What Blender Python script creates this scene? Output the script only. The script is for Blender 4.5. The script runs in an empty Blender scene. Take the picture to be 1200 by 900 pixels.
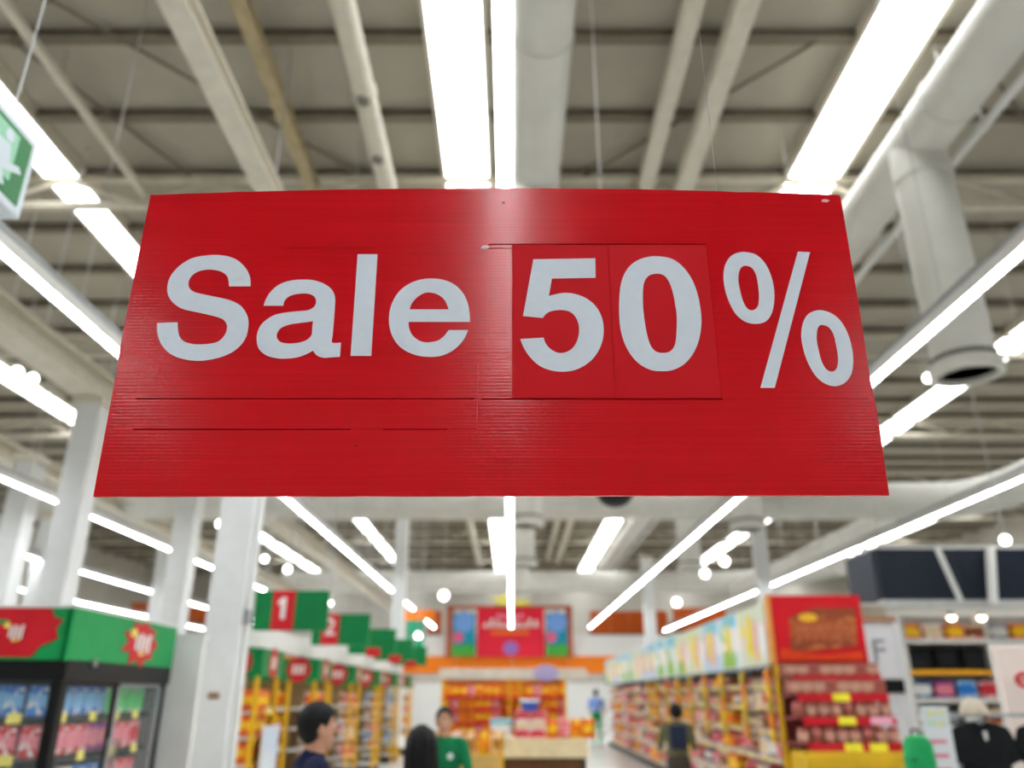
import bpy, bmesh, math, random
import numpy as np
from mathutils import Vector, Matrix
random.seed(7)
R = math.radians
scn = bpy.context.scene
COL = scn.collection
EYE = 1.6

# ------------------------------------------------------------------ camera, world, exposure
F_PX, HORIZON = 930.0, 815.0
PITCH = math.atan((HORIZON - 450.0) / F_PX)
cam_data = bpy.data.cameras.new('camera')
cam_data.sensor_width = 36.0
cam_data.lens = F_PX / 1200.0 * 36.0
cam_data.clip_end = 200
cam_data.dof.use_dof = True
cam_data.dof.focus_distance = 1.26
cam_data.dof.aperture_fstop = 2.25
cam = bpy.data.objects.new('camera', cam_data)
cam.location = (0, 0, EYE)
cam.rotation_euler = (R(90) + PITCH, 0, 0)
COL.objects.link(cam)
scn.camera = cam

world = bpy.data.worlds.new('world')
scn.world = world
world.use_nodes = True
world.node_tree.nodes['Background'].inputs[0].default_value = (0.75, 0.82, 0.9, 1)
world.node_tree.nodes['Background'].inputs[1].default_value = 0.6

vs = scn.view_settings
vs.view_transform = 'Standard'
vs.look = 'None'
vs.gamma = 1.0
vs.exposure = 0.52
vs.use_curve_mapping = False
try:
    scn.cycles.use_denoising = True
    scn.cycles.max_bounces = 8
    scn.cycles.diffuse_bounces = 5
    scn.cycles.sample_clamp_indirect = 6.0
    scn.cycles.caustics_reflective = False
    scn.cycles.caustics_refractive = False
except Exception:
    pass

TUBE_POWER = 42.0      # strip lights
SKY_POWER = 6.0        # daylight in the roof lights

S_, C_ = math.sin(PITCH), math.cos(PITCH)
def at(px, py, Y):
    """World point at depth Y on the sight line of a photograph point."""
    u, v = (px - 600) / F_PX, (450 - py) / F_PX
    k = Y / (C_ - S_ * v)
    return Vector((u * k, Y, EYE + (S_ + C_ * v) * k))

def in_frame(pts):
    """does any of these world points fall inside the picture?"""
    for x, y, z in pts:
        d = y * C_ + (z - EYE) * S_
        if d > .05:
            px = 600 + F_PX * x / d
            py = 450 - F_PX * ((z - EYE) * C_ - y * S_) / d
            if -15 < px < 1215 and -15 < py < 915:
                return True
    return False

# ------------------------------------------------------------------ materials
MATS = {}
def col4(c):
    """sRGB 0-255 triple -> linear rgba"""
    o = []
    for k in c:
        k = k / 255.0
        o.append(k / 12.92 if k <= 0.04045 else ((k + 0.055) / 1.055) ** 2.4)
    return (*o, 1.0)

def mat(name, c, rough=0.5, metal=0.0, vary=0.10, scale=6.0, bump=0.0, emit=0.0, spec=0.22, coat=0.0, bscale=None):
    if name in MATS:
        return MATS[name]
    m = bpy.data.materials.new(name)
    m.use_nodes = True
    nt = m.node_tree
    b = nt.nodes['Principled BSDF']
    b.inputs['Roughness'].default_value = rough
    b.inputs['Metallic'].default_value = metal
    b.inputs['Specular IOR Level'].default_value = spec
    b.inputs['Coat Weight'].default_value = coat
    tc = nt.nodes.new('ShaderNodeTexCoord')
    nz = nt.nodes.new('ShaderNodeTexNoise')
    nz.inputs['Scale'].default_value = scale
    nz.inputs['Detail'].default_value = 4
    nt.links.new(tc.outputs['Object'], nz.inputs['Vector'])
    rp = nt.nodes.new('ShaderNodeValToRGB')
    base = col4(c)
    rp.color_ramp.elements[0].position = 0.3
    rp.color_ramp.elements[1].position = 0.7
    rp.color_ramp.elements[0].color = tuple(k * (1 - vary) for k in base[:3]) + (1,)
    rp.color_ramp.elements[1].color = tuple(min(1, k * (1 + vary)) for k in base[:3]) + (1,)
    nt.links.new(nz.outputs['Fac'], rp.inputs['Fac'])
    nt.links.new(rp.outputs['Color'], b.inputs['Base Color'])
    if bump:
        n2 = nz
        if bscale:
            n2 = nt.nodes.new('ShaderNodeTexNoise')
            n2.inputs['Scale'].default_value = bscale
            nt.links.new(tc.outputs['Object'], n2.inputs['Vector'])
        bp = nt.nodes.new('ShaderNodeBump')
        bp.inputs['Strength'].default_value = bump
        bp.inputs['Distance'].default_value = 0.02
        nt.links.new(n2.outputs['Fac'], bp.inputs['Height'])
        nt.links.new(bp.outputs['Normal'], b.inputs['Normal'])
    if emit:
        nt.links.new(rp.outputs['Color'], b.inputs['Emission Color'])
        b.inputs['Emission Strength'].default_value = emit
    MATS[name] = m
    return m

def print_mat(name, c1, c2, c3, scale=3.0, rough=0.45, z0=0.3, z1=0.7, coord='Generated'):
    """printed packaging or poster: ground colour, band of a second colour, blotches of a third"""
    if name in MATS:
        return MATS[name]
    m = bpy.data.materials.new(name)
    m.use_nodes = True
    nt = m.node_tree
    b = nt.nodes['Principled BSDF']
    b.inputs['Roughness'].default_value = rough
    b.inputs['Specular IOR Level'].default_value = 0.22
    tc = nt.nodes.new('ShaderNodeTexCoord')
    sep = nt.nodes.new('ShaderNodeSeparateXYZ')
    nt.links.new(tc.outputs[coord], sep.inputs[0])
    band = nt.nodes.new('ShaderNodeValToRGB')
    band.color_ramp.interpolation = 'CONSTANT'
    e = band.color_ramp.elements
    e[0].position = 0.0; e[0].color = (0, 0, 0, 1)
    e[1].position = z0; e[1].color = (1, 1, 1, 1)
    x = e.new(z1); x.color = (0, 0, 0, 1)
    nt.links.new(sep.outputs[2], band.inputs['Fac'])
    mx = nt.nodes.new('ShaderNodeMixRGB')
    mx.inputs[1].default_value = col4(c1); mx.inputs[2].default_value = col4(c2)
    nt.links.new(band.outputs['Color'], mx.inputs[0])
    nz = nt.nodes.new('ShaderNodeTexNoise')
    nz.inputs['Scale'].default_value = scale
    nz.inputs['Detail'].default_value = 1
    nt.links.new(tc.outputs[coord], nz.inputs['Vector'])
    th = nt.nodes.new('ShaderNodeValToRGB')
    th.color_ramp.elements[0].position = 0.56
    th.color_ramp.elements[1].position = 0.60
    nt.links.new(nz.outputs['Fac'], th.inputs['Fac'])
    mx2 = nt.nodes.new('ShaderNodeMixRGB')
    nt.links.new(th.outputs['Color'], mx2.inputs[0])
    nt.links.new(mx.outputs[0], mx2.inputs[1])
    mx2.inputs[2].default_value = col4(c3)
    nt.links.new(mx2.outputs[0], b.inputs['Base Color'])
    MATS[name] = m
    return m

def glass_mat(name, c=(225, 235, 232), alpha=0.05):
    if name in MATS:
        return MATS[name]
    m = bpy.data.materials.new(name)
    m.use_nodes = True
    nt = m.node_tree
    b = nt.nodes['Principled BSDF']
    b.inputs['Base Color'].default_value = col4(c)
    b.inputs['Roughness'].default_value = 0.05
    tr = nt.nodes.new('ShaderNodeBsdfTransparent')
    mx = nt.nodes.new('ShaderNodeMixShader')
    mx.inputs[0].default_value = alpha
    nt.links.new(tr.outputs[0], mx.inputs[1])
    nt.links.new(b.outputs[0], mx.inputs[2])
    nt.links.new(mx.outputs[0], nt.nodes['Material Output'].inputs[0])
    MATS[name] = m
    return m

def glow(name, c, strength):
    if name in MATS:
        return MATS[name]
    m = bpy.data.materials.new(name)
    m.use_nodes = True
    nt = m.node_tree
    b = nt.nodes['Principled BSDF']
    b.inputs['Base Color'].default_value = col4(c)
    tc = nt.nodes.new('ShaderNodeTexCoord')
    nz = nt.nodes.new('ShaderNodeTexNoise'); nz.inputs['Scale'].default_value = 2
    nt.links.new(tc.outputs['Object'], nz.inputs['Vector'])
    rp = nt.nodes.new('ShaderNodeValToRGB')
    k = col4(c)
    rp.color_ramp.elements[0].color = tuple(v * .93 for v in k[:3]) + (1,)
    rp.color_ramp.elements[1].color = k
    nt.links.new(nz.outputs['Fac'], rp.inputs['Fac'])
    nt.links.new(rp.outputs['Color'], b.inputs['Emission Color'])
    b.inputs['Emission Strength'].default_value = strength
    MATS[name] = m
    return m

# ------------------------------------------------------------------ mesh helpers
class MB:
    def __init__(s):
        s.v, s.f, s.m = [], [], []
    def _add(s, v, f, mi):
        o = len(s.v)
        s.v += [tuple(p) for p in v]
        s.f += [tuple(i + o for i in q) for q in f]
        s.m += [mi] * len(f)
        return s
    def box(s, x0, x1, y0, y1, z0, z1, mi=0):
        v = [(x, y, z) for z in (z0, z1) for y in (y0, y1) for x in (x0, x1)]
        f = [(0, 2, 3, 1), (4, 5, 7, 6), (0, 1, 5, 4), (2, 6, 7, 3), (0, 4, 6, 2), (1, 3, 7, 5)]
        return s._add(v, f, mi)
    def bevbox(s, x0, x1, y0, y1, z0, z1, b, mi=0):
        bm = bmesh.new()
        bmesh.ops.create_cube(bm, size=1.0)
        for q in bm.verts:
            q.co = ((x0 + x1) / 2 + q.co.x * (x1 - x0), (y0 + y1) / 2 + q.co.y * (y1 - y0), (z0 + z1) / 2 + q.co.z * (z1 - z0))
        bmesh.ops.bevel(bm, geom=list(bm.edges), offset=b, segments=2, affect='EDGES', profile=0.5)
        bm.verts.index_update()
        s._add([q.co for q in bm.verts], [[q.index for q in f.verts] for f in bm.faces], mi)
        bm.free()
        return s
    def tube(s, p0, p1, r0, r1=None, n=12, mi=0, cap=True):
        r1 = r0 if r1 is None else r1
        p0, p1 = Vector(p0), Vector(p1)
        d = (p1 - p0).normalized()
        a = Vector((0, 0, 1)) if abs(d.z) < .9 else Vector((1, 0, 0))
        x = d.cross(a).normalized(); y = d.cross(x)
        v = []
        for p, r in ((p0, r0), (p1, r1)):
            for i in range(n):
                t = 2 * math.pi * i / n
                v.append(p + x * (r * math.cos(t)) + y * (r * math.sin(t)))
        f = [(i, (i + 1) % n, n + (i + 1) % n, n + i) for i in range(n)]
        if cap:
            f += [tuple(range(n - 1, -1, -1)), tuple(range(n, 2 * n))]
        return s._add(v, f, mi)
    def path(s, pts, r, n=12, mi=0):
        """swept tube along a polyline (joints mitred)"""
        pts = [Vector(p) for p in pts]
        v = []
        up = Vector((0, 0, 1))
        for i, p in enumerate(pts):
            d = (pts[min(i + 1, len(pts) - 1)] - pts[max(i - 1, 0)]).normalized()
            x = d.cross(up)
            x = x.normalized() if x.length > .05 else Vector((1, 0, 0))
            y = d.cross(x)
            for k in range(n):
                t = 2 * math.pi * k / n
                v.append(p + x * (r * math.cos(t)) + y * (r * math.sin(t)))
        f = []
        for i in range(len(pts) - 1):
            for k in range(n):
                f.append((i * n + k, i * n + (k + 1) % n, (i + 1) * n + (k + 1) % n, (i + 1) * n + k))
        f += [tuple(range(n - 1, -1, -1)), tuple(range((len(pts) - 1) * n, len(pts) * n))]
        return s._add(v, f, mi)
    def lathe(s, prof, c=(0, 0, 0), n=14, mi=0):
        """prof: list of (r, z[, material])"""
        v = []
        for q in prof:
            for i in range(n):
                t = 2 * math.pi * i / n
                v.append((c[0] + q[0] * math.cos(t), c[1] + q[0] * math.sin(t), c[2] + q[1]))
        o = len(s.v)
        s.v += v
        for j in range(len(prof) - 1):
            k = prof[j + 1][2] if len(prof[j + 1]) > 2 else mi
            for i in range(n):
                s.f.append((o + j * n + i, o + j * n + (i + 1) % n, o + (j + 1) * n + (i + 1) % n, o + (j + 1) * n + i))
                s.m.append(k)
        s.f.append(tuple(o + i for i in range(n - 1, -1, -1))); s.m.append(prof[0][2] if len(prof[0]) > 2 else mi)
        e = o + (len(prof) - 1) * n
        s.f.append(tuple(e + i for i in range(n))); s.m.append(prof[-1][2] if len(prof[-1]) > 2 else mi)
        return s
    def ball(s, c, r, n=14, k=8, mi=0):
        rx, ry, rz = r if isinstance(r, (tuple, list)) else (r, r, r)
        prof = []
        v = [(c[0], c[1], c[2] - rz)]
        for j in range(1, k):
            a = -math.pi / 2 + math.pi * j / k
            for i in range(n):
                t = 2 * math.pi * i / n
                v.append((c[0] + rx * math.cos(a) * math.cos(t), c[1] + ry * math.cos(a) * math.sin(t), c[2] + rz * math.sin(a)))
        v.append((c[0], c[1], c[2] + rz))
        f = [(0, 1 + (i + 1) % n, 1 + i) for i in range(n)]
        for j in range(k - 2):
            for i in range(n):
                a, b = 1 + j * n + i, 1 + j * n + (i + 1) % n
                f.append((a, b, b + n, a + n))
        L = len(v) - 1
        f += [(L, 1 + (k - 2) * n + i, 1 + (k - 2) * n + (i + 1) % n) for i in range(n)]
        return s._add(v, f, mi)
    def prism(s, poly, axis, a, b, mi=0):
        """polygon extruded along an axis: axis 'y' -> poly is (x,z); 'x' -> (y,z); 'z' -> (x,y)"""
        def P(q, t):
            return {'y': (q[0], t, q[1]), 'x': (t, q[0], q[1]), 'z': (q[0], q[1], t)}[axis]
        n = len(poly)
        v = [P(q, a) for q in poly] + [P(q, b) for q in poly]
        f = [tuple(range(n)), tuple(range(2 * n - 1, n - 1, -1))]
        f += [(i, n + i, n + (i + 1) % n, (i + 1) % n) for i in range(n)]
        return s._add(v, f, mi)
    def mesh(s, name, mats, smooth=False):
        me = bpy.data.meshes.new(name)
        me.from_pydata(s.v, [], s.f)
        for m in (mats if isinstance(mats, (list, tuple)) else [mats]):
            me.materials.append(m)
        me.polygons.foreach_set('material_index', s.m)
        bm = bmesh.new(); bm.from_mesh(me)
        bmesh.ops.recalc_face_normals(bm, faces=bm.faces)
        bm.to_mesh(me); bm.free()
        if smooth:
            me.polygons.foreach_set('use_smooth', [True] * len(me.polygons))
            try:
                me.set_sharp_from_angle(angle=R(40))
            except Exception:
                pass
        me.update()
        return me
    def build(s, name, mats, parent=None, smooth=False):
        return link(name, s.mesh(name, mats, smooth), parent)

def link(name, me, parent=None, loc=(0, 0, 0), rz=0.0, scale=None):
    o = bpy.data.objects.new(name, me)
    COL.objects.link(o)
    o.parent = parent
    o.location = loc
    o.rotation_euler = (0, 0, rz)
    if scale is not None:
        o.scale = scale
    return o

def tag(o, label, cat, group=None):
    o['label'] = label
    o['category'] = cat
    if group:
        o['group'] = group
    return o

def thing(name, label, cat, loc=(0, 0, 0), rz=0.0, group=None):
    o = link(name, None, None, loc, rz)
    o.empty_display_size = 0.1
    return tag(o, label, cat, group)

def struct(o):
    o['kind'] = 'structure'
    return o

def catmull(spec, steps=5, f=1.0):
    """'x,y x,yc ...' -> closed smooth outline; points marked c are corners"""
    P = []
    for t in spec.split():
        c = t.endswith('c')
        a, b = t.rstrip('c').split(',')
        P.append((Vector((float(a) * f, float(b) * f)), c))
    out = []
    n = len(P)
    for i in range(n):
        p0, p1, p2, p3 = P[i - 1], P[i], P[(i + 1) % n], P[(i + 2) % n]
        if p1[1] and p2[1]:
            out.append(p1[0]); continue
        m1 = (p2[0] - p0[0]) * .5 if not p1[1] else None
        m2 = (p3[0] - p1[0]) * .5 if not p2[1] else None
        d = p2[0] - p1[0]
        if m1 is None: m1 = d * 1.5 - m2 * .5
        if m2 is None: m2 = d * 1.5 - m1 * .5
        if m1.length > 1.6 * d.length: m1 = m1.normalized() * 1.6 * d.length
        if m2.length > 1.6 * d.length: m2 = m2.normalized() * 1.6 * d.length
        for k in range(steps):
            t = k / steps
            h = (2 * t**3 - 3 * t**2 + 1, t**3 - 2 * t**2 + t, -2 * t**3 + 3 * t**2, t**3 - t**2)
            out.append(p1[0] * h[0] + m1 * h[1] + p2[0] * h[2] + m2 * h[3])
    return out

def curve_mesh(name, outlines, thick, m, off=(0, 0)):
    """flat filled outlines in x,z, standing upright and facing -y, 'thick' deep"""
    cu = bpy.data.curves.new(name, 'CURVE')
    cu.dimensions = '2D'; cu.fill_mode = 'BOTH'; cu.extrude = thick / 2
    for L in outlines:
        sp = cu.splines.new('POLY')
        sp.points.add(len(L) - 1)
        for q, p in zip(sp.points, L):
            q.co = (p[0] - off[0], p[1] - off[1], 0, 1)
        sp.use_cyclic_u = True
    return _curve_to_mesh(name, cu, m)

def _curve_to_mesh(name, cu, m):
    tmp = bpy.data.objects.new('tmp', cu)
    COL.objects.link(tmp)
    bpy.context.view_layer.update()
    me = bpy.data.meshes.new_from_object(tmp.evaluated_get(bpy.context.evaluated_depsgraph_get()))
    bpy.data.objects.remove(tmp)
    bpy.data.curves.remove(cu)
    me.name = name
    me.transform(Matrix.Rotation(R(90), 4, 'X'))
    me.materials.clear()
    me.materials.append(m)
    me.polygons.foreach_set('material_index', [0] * len(me.polygons))
    return me

def text_mesh(name, body, size, thick, m, bold=0.0):
    cu = bpy.data.curves.new(name, 'FONT')
    cu.body = body; cu.size = size; cu.extrude = thick / 2
    cu.align_x = 'CENTER'; cu.align_y = 'CENTER'; cu.offset = bold
    return _curve_to_mesh(name, cu, m)

def star(n, r0, r1, jitter=0.0, sx=1.0, rot=0.0):
    L = []
    for i in range(2 * n):
        a = math.pi * i / n + rot
        r = (r1 if i % 2 else r0) * (1 + jitter * math.sin(i * 2.7))
        L.append((r * sx * math.cos(a), r * math.sin(a)))
    return L

def ellipse(rx, rz, n=24, c=(0, 0)):
    return [(c[0] + rx * math.cos(2 * math.pi * i / n), c[1] + rz * math.sin(2 * math.pi * i / n)) for i in range(n)]

# base palette
M_white = mat('white_paint', (226, 226, 222), .45, vary=.03)
M_col = mat('column_paint', (222, 223, 222), .5, vary=.03)
M_ceil = mat('ceiling_board', (170, 164, 149), .9, vary=.06, scale=1.2)
M_purlin = mat('purlin_steel', (122, 114, 98), .7, vary=.1)
M_truss = mat('truss_steel', (205, 198, 180), .6, vary=.08)
M_beam = mat('beam_paint', (214, 208, 192), .6, vary=.06)
M_duct = mat('duct_metal', (214, 212, 204), .55, vary=.05, scale=2)
M_ducted = mat('duct_flange', (120, 118, 110), .6)
M_steel = mat('steel', (170, 172, 174), .35, metal=.8)
M_black = mat('black_plastic', (16, 17, 18), .4)
M_dark = mat('dark_metal', (38, 40, 42), .45)
M_red = mat('print_red', (190, 24, 36), .45, vary=.06)
M_green = mat('print_green', (0, 122, 62), .45, vary=.06)
M_lgreen = mat('header_green', (14, 142, 74), .45, vary=.05)
M_yellow = mat('rack_yellow', (222, 170, 30), .5, vary=.08)
M_pyellow = mat('tag_yellow', (238, 226, 110), .5, vary=.05)
M_orange = mat('fascia_orange', (232, 122, 18), .5, vary=.05)
M_shelfw = mat('shelf_white', (214, 212, 206), .5, vary=.04)
M_tube = glow('tube_light', (246, 250, 255), TUBE_POWER)
M_sky = glow('daylight_pane', (250, 253, 255), SKY_POWER)
M_lamp = glow('lamp_globe', (255, 252, 244), 6.0)
M_glass = glass_mat('door_glass')
M_wire = mat('wire', (190, 190, 188), .4, metal=.3)

# ------------------------------------------------------------------ the building shell
XW, Y0, Y1, ZC = 24.0, -14.0, 58.0, 9.6
fl = MB().box(-XW, XW, Y0, Y1, -0.2, 0.0)
def floor_mat():
    m = bpy.data.materials.new('floor_tile')
    m.use_nodes = True
    nt = m.node_tree
    b = nt.nodes['Principled BSDF']
    tc = nt.nodes.new('ShaderNodeTexCoord')
    br = nt.nodes.new('ShaderNodeTexBrick')
    br.offset = 0.0
    br.inputs['Scale'].default_value = 1.0
    br.inputs['Brick Width'].default_value = 0.6
    br.inputs['Row Height'].default_value = 0.6
    br.inputs['Mortar Size'].default_value = 0.004
    br.inputs['Color1'].default_value = col4((206, 206, 202))
    br.inputs['Color2'].default_value = col4((212, 212, 209))
    br.inputs['Mortar'].default_value = col4((150, 150, 148))
    nt.links.new(tc.outputs['Object'], br.inputs['Vector'])
    nt.links.new(br.outputs['Color'], b.inputs['Base Color'])
    b.inputs['Roughness'].default_value = 0.22
    return m
struct(fl.build('floor', floor_mat()))
M_wall = mat('wall_paint', (216, 212, 202), .8, vary=.04, scale=.6)
struct(MB().box(-XW - .2, -XW, Y0, Y1, 0, ZC).build('wall_left', M_wall))
struct(MB().box(XW, XW + .2, Y0, Y1, 0, ZC).build('wall_right', M_wall))
struct(MB().box(-XW, XW, Y1, Y1 + .2, 0, ZC).build('wall_back', M_wall))
struct(MB().box(-XW, XW, Y0 - .2, Y0, 0, ZC).build('wall_front', M_wall))
ceil = struct(MB().box(-XW, XW, Y0, Y1, ZC, ZC + .15).build('ceiling', M_ceil))

# roof lights: (centre x, width)
SKY = [(-13.2, .7), (-7.25, .55), (-.72, .68), (4.86, .80), (11.9, .8), (19.8, .8)]
purl = [7.87 + 1.5 * k for k in range(-14, 34)]
purl = [y for y in purl if Y0 < y < Y1]
# insulation panels between the purlins and roof lights: each panel is a piece of the ceiling
xs = [-XW] + sum([[c - w / 2, c + w / 2] for c, w in SKY], []) + [XW]
pan = {}
for k in range(0, len(xs), 2):
    w = xs[k + 1] - xs[k]
    pan[k] = MB().bevbox(.01, w - .01, .02, 1.48, -.03, .002, .006).mesh('ceiling_panel', M_ceil)
for y in purl[:-1]:
    if y < -3:
        continue
    for k in pan:
        if y < 4 and k not in (4, 6): continue
        link('ceiling_panel', pan[k], ceil, (xs[k], y, ZC))
pm = MB().box(-XW, XW, -.045, .045, -.16, 0).box(-XW, XW, -.08, .08, -.17, -.155).mesh('purlin', M_purlin)
for y in purl:
    link('purlin', pm, ceil, (0, y, ZC))
# trusses across the hall
web = {}
for ti, y in enumerate([10.75, 16.75, 22.75, 28.75, 34.75, 40.75, 46.75, 52.75]):
    t = MB().box(-XW, XW, y - .07, y + .07, ZC - .26, ZC - .16).build('roof_truss', M_truss, ceil)
    MB().box(-XW, XW, y - .06, y + .06, ZC - .78, ZC - .68).build('bottom_chord', M_truss, t)
    n = 40
    dx = 2 * XW / n
    if ti < 2:
        for i in range(n):
            a, b = (-.70, -.24) if i % 2 else (-.24, -.70)
            key = i % 2
            if key not in web:
                web[key] = MB().tube((0, 0, a), (dx, 0, b), .035, n=8).mesh('web_member', M_truss)
            link('web_member', web[key], t, (-XW + i * dx, y, ZC))
    else:
        w = MB()
        for i in range(n):
            a, b = (-.70, -.24) if i % 2 else (-.24, -.70)
            w.tube((-XW + i * dx, y, ZC + a), (-XW + (i + 1) * dx, y, ZC + b), .035, n=6)
        o = w.build('web_members', M_truss, t); o['kind'] = 'stuff'
# roof-light panes
pane = {}
n_w = 0
for c, w in SKY:
    n_w += 1
    if w not in pane:
        pane[w] = MB().bevbox(-w / 2, w / 2, .012, 1.488, -.02, 0, .004).mesh('pane', M_sky)
    fr = MB()
    for sx in (-1, 1):
        fr.box(c + sx * (w / 2 + .03) - .03, c + sx * (w / 2 + .03) + .03, -2, Y1 - .5, ZC - .24, ZC - .001)
    fo = struct(fr.build('window_%d' % n_w, M_beam))
    for y in purl[:-1]:
        if y > -2.2:
            seen = in_frame([(c + sx * w / 2, y + q * .375, ZC - .2) for q in range(5) for sx in (-1, 1)])
            link('pane' if seen else 'pane_offscreen', pane[w], fo, (c, y, ZC - .2))

# ------------------------------------------------------------------ columns
def column(x, y, w, label, plate=False, zt=6.5):
    t = thing('column', label, 'column', (x, y, 0), group=None)
    h = w / 2
    MB().bevbox(-h, h, -h, h, 0, zt, .012).build('shaft', M_col, t)
    MB().box(-h - .02, h + .02, -h - .02, h + .02, 0, .3).build('base_guard', M_yellow, t)
    MB().box(-h - .05, h + .05, -h - .05, h + .05, zt - .02, zt + .1).build('capital_plate', M_beam, t)
    if plate:
        MB().bevbox(-.05, .06, -h - .012, -h + .01, 1.57, 1.63, .004).build('brown_plate', mat('brown_plate', (140, 112, 80), .5), t)
        MB().tube((h + .02, -.05, .3), (h + .02, -.05, zt - .1), .018).build('conduit', M_white, t)
        MB().bevbox(h - .01, h + .06, -.12, .03, 2.28, 2.42, .006).build('junction_box', M_steel, t)
        MB().bevbox(-h - .03, -h + .005, -.06, .06, 3.55, 3.75, .006).build('cable_box', M_steel, t)
    return t
COLS = [((266, 745), 8.5, .36, 'white painted steel column beside the green-topped freezer with a small brown plate', True),
        ((88, 590), 11.8, .38, 'white column behind the freezer under the wide grey air duct', False),
        ((216, 640), 15.8, .40, 'white column standing behind the nearest freezer and the lit strip lights', False),
        ((187, 690), 25, .36, 'distant slim white column between two nearer white columns', False),
        ((53, 640), 20.5, .36, 'white column far behind the freezer beside a nearer thick column', False),
        ((12, 650), 15, .4, 'thick white column above the red sticker of the freezer header', False),
        ((470, 650), 23.4, .36, 'white column among the numbered green aisle signs', False),
        ((892, 660), 24, .38, 'white column rising behind the red header rack', False),
        ((757, 650), 31.2, .4, 'white column rising past the far end of the long shelf wall', False)]
for (px, py), Y, w, lab, pl in COLS:
    p = at(px, py, Y)
    column(p.x, Y, w, lab, pl, 7.05 if pl else (5.85 if p.x < -5 else 6.5))

# ------------------------------------------------------------------ ducts and pipes under the roof
def duct_run(x, zc, r, ya, yb, drops, label):
    t = thing('air_duct', label, 'air duct', (x, ya, zc))
    L = yb - ya
    MB().tube((0, 0, 0), (0, L, 0), r, n=24).build('duct_tube', M_duct, t, True)
    k = .9
    fm = MB()
    fm.lathe([(r + .002, -.015), (r + .02, -.015), (r + .02, .015), (r + .002, .015)], n=24)
    f_me = fm.mesh('flange', M_duct, True)
    while k < L:
        o = link('flange', f_me, t, (0, k, 0)); o.rotation_euler = (R(90), 0, 0)
        MB().tube((0, k, r), (0, k, ZC - zc - .02), .01, n=6).build('hanger_rod', M_wire, t)
        k += 3.0
    for y in drops:
        bot = 5.2 - zc
        d = MB().tube((0, y - ya, bot), (0, y - ya, 0), r * .97, n=24).build('drop_duct', M_duct, t, True)
        MB().lathe([(r * .97, 0), (r * 1.12, -.02), (r * 1.12, -.16), (r * .9, -.17), (r * .88, -.1), (r * .2, -.1)], (0, y - ya, bot + .1), 24).build('diffuser_ring', M_duct, d, True)
        MB().lathe([(r * .97, 0), (r * 1.02, 0), (r * 1.02, .05), (r * .97, .05)], (0, y - ya, bot + .12), 24).build('dark_band', M_ducted, d, True)
        MB().lathe([(r * .98, 0), (r * 1.03, 0), (r * 1.03, .05), (r * .98, .05)], (0, y - ya, -.62), 24).build('collar', M_duct, d, True)
    return t
duct_run(.35, 8.55, .34, -6, 50, (9.6, 17.8, 23.8, 32), 'grey round air duct running above the centre row of strip lights')
duct_run(5.42, 8.5, .36, -2, 50, (8.75, 18.2, 24.5), 'thick beige round air duct with a drop above the dark blue wall')

def bent(pts):
    """rounded corners for a duct path"""
    pts = [Vector(p) for p in pts]
    out = [pts[0]]
    for a, b, c in zip(pts, pts[1:], pts[2:]):
        d1 = min(1.4, (a - b).length / 2); d2 = min(1.4, (c - b).length / 2)
        p, q = b + (a - b).normalized() * d1, b + (c - b).normalized() * d2
        for k in range(7):
            u = k / 6
            out.append(p * (1 - u) ** 2 + b * 2 * u * (1 - u) + q * u * u)
    return out + [pts[-1]]
def cross_duct(pts, r, label):
    b = Vector(pts[0])
    t = thing('cross_duct', label, 'air duct', b)
    P = bent([Vector(p) - b for p in pts])
    MB().path(P, r, 20).build('duct_tube', M_duct, t, True)
    for p, q in zip(P, P[1:]):
        if (q - p).length > 2.5:
            n = int((q - p).length / 2.4)
            d = (q - p).normalized()
            for k in range(n):
                c = p + (q - p) * ((k + .5) / n)
                MB().tube(c - d * .03, c + d * .03, r + .02, n=20).build('flange', M_duct, t, True)
                MB().tube((c.x, c.y, c.z + r), (c.x, c.y, ZC - b.z - .02), .012, n=6).build('hanger_rod', M_wire, t)
a1, a2, a3 = at(100, 597, 20.6), at(1125, 587, 20.6), at(1330, 505, 14)
cross_duct([(-12.5, 20.6, a2.z), (a2.x + .5, 20.6, a2.z), (13.5, 13, a2.z + .5), (14.5, 8, a2.z + .6)], .47, 'thick grey cross duct bending round behind the sale board')
b2 = at(600, 682, 39)
cross_duct([(-11, 39, b2.z), (11.5, 39, b2.z), (13.5, 33, b2.z)], .5, 'distant grey cross duct above the red banner')
cross_duct([(10.4, 22, 6.1), (10.4, 30, 6.1), (10.4, 37.6, 6.1)], .36, 'grey air duct over the picture boards of the long shelf wall')

def pipe(x, z, r, ya, yb, label, name='ceiling_pipe', m=M_beam, square=False, knobs=()):
    t = thing(name, label, 'pipe' if not square else 'beam', (x, ya, z))
    if square:
        w = MB().box(-r, r, 0, yb - ya, -r * .9, -r * .7).box(-r, r, 0, yb - ya, r * .7, r * .9).box(-r * .25, r * .25, 0, yb - ya, -r * .72, r * .72)
        w.build('beam_body', m, t)
    else:
        MB().tube((0, 0, 0), (0, yb - ya, 0), r, n=14).build('pipe_body', m, t, True)
    k = 1.2
    while k < yb - ya:
        MB().tube((0, k, r * .6), (0, k, ZC - z - .01), .012, n=6).build('hanger_rod', M_wire, t)
        if not square:
            MB().tube((0, k - .05, 0), (0, k + .05, 0), r * 1.15, n=14).build('coupling', m, t, True)
        k += 3.0
    for ky in knobs:
        MB().tube((0, ky - ya, -r * .5), (0, ky - ya, -r * 1.25), r * .55, n=12).build('outlet_hole', M_ducted, t, True)
    return t
pipe(-1.92, 8.9, .15, -2, 48, 'beige pipe with dark outlets running beside the centre roof light', knobs=(8.2, 9.4, 10.3))
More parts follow.
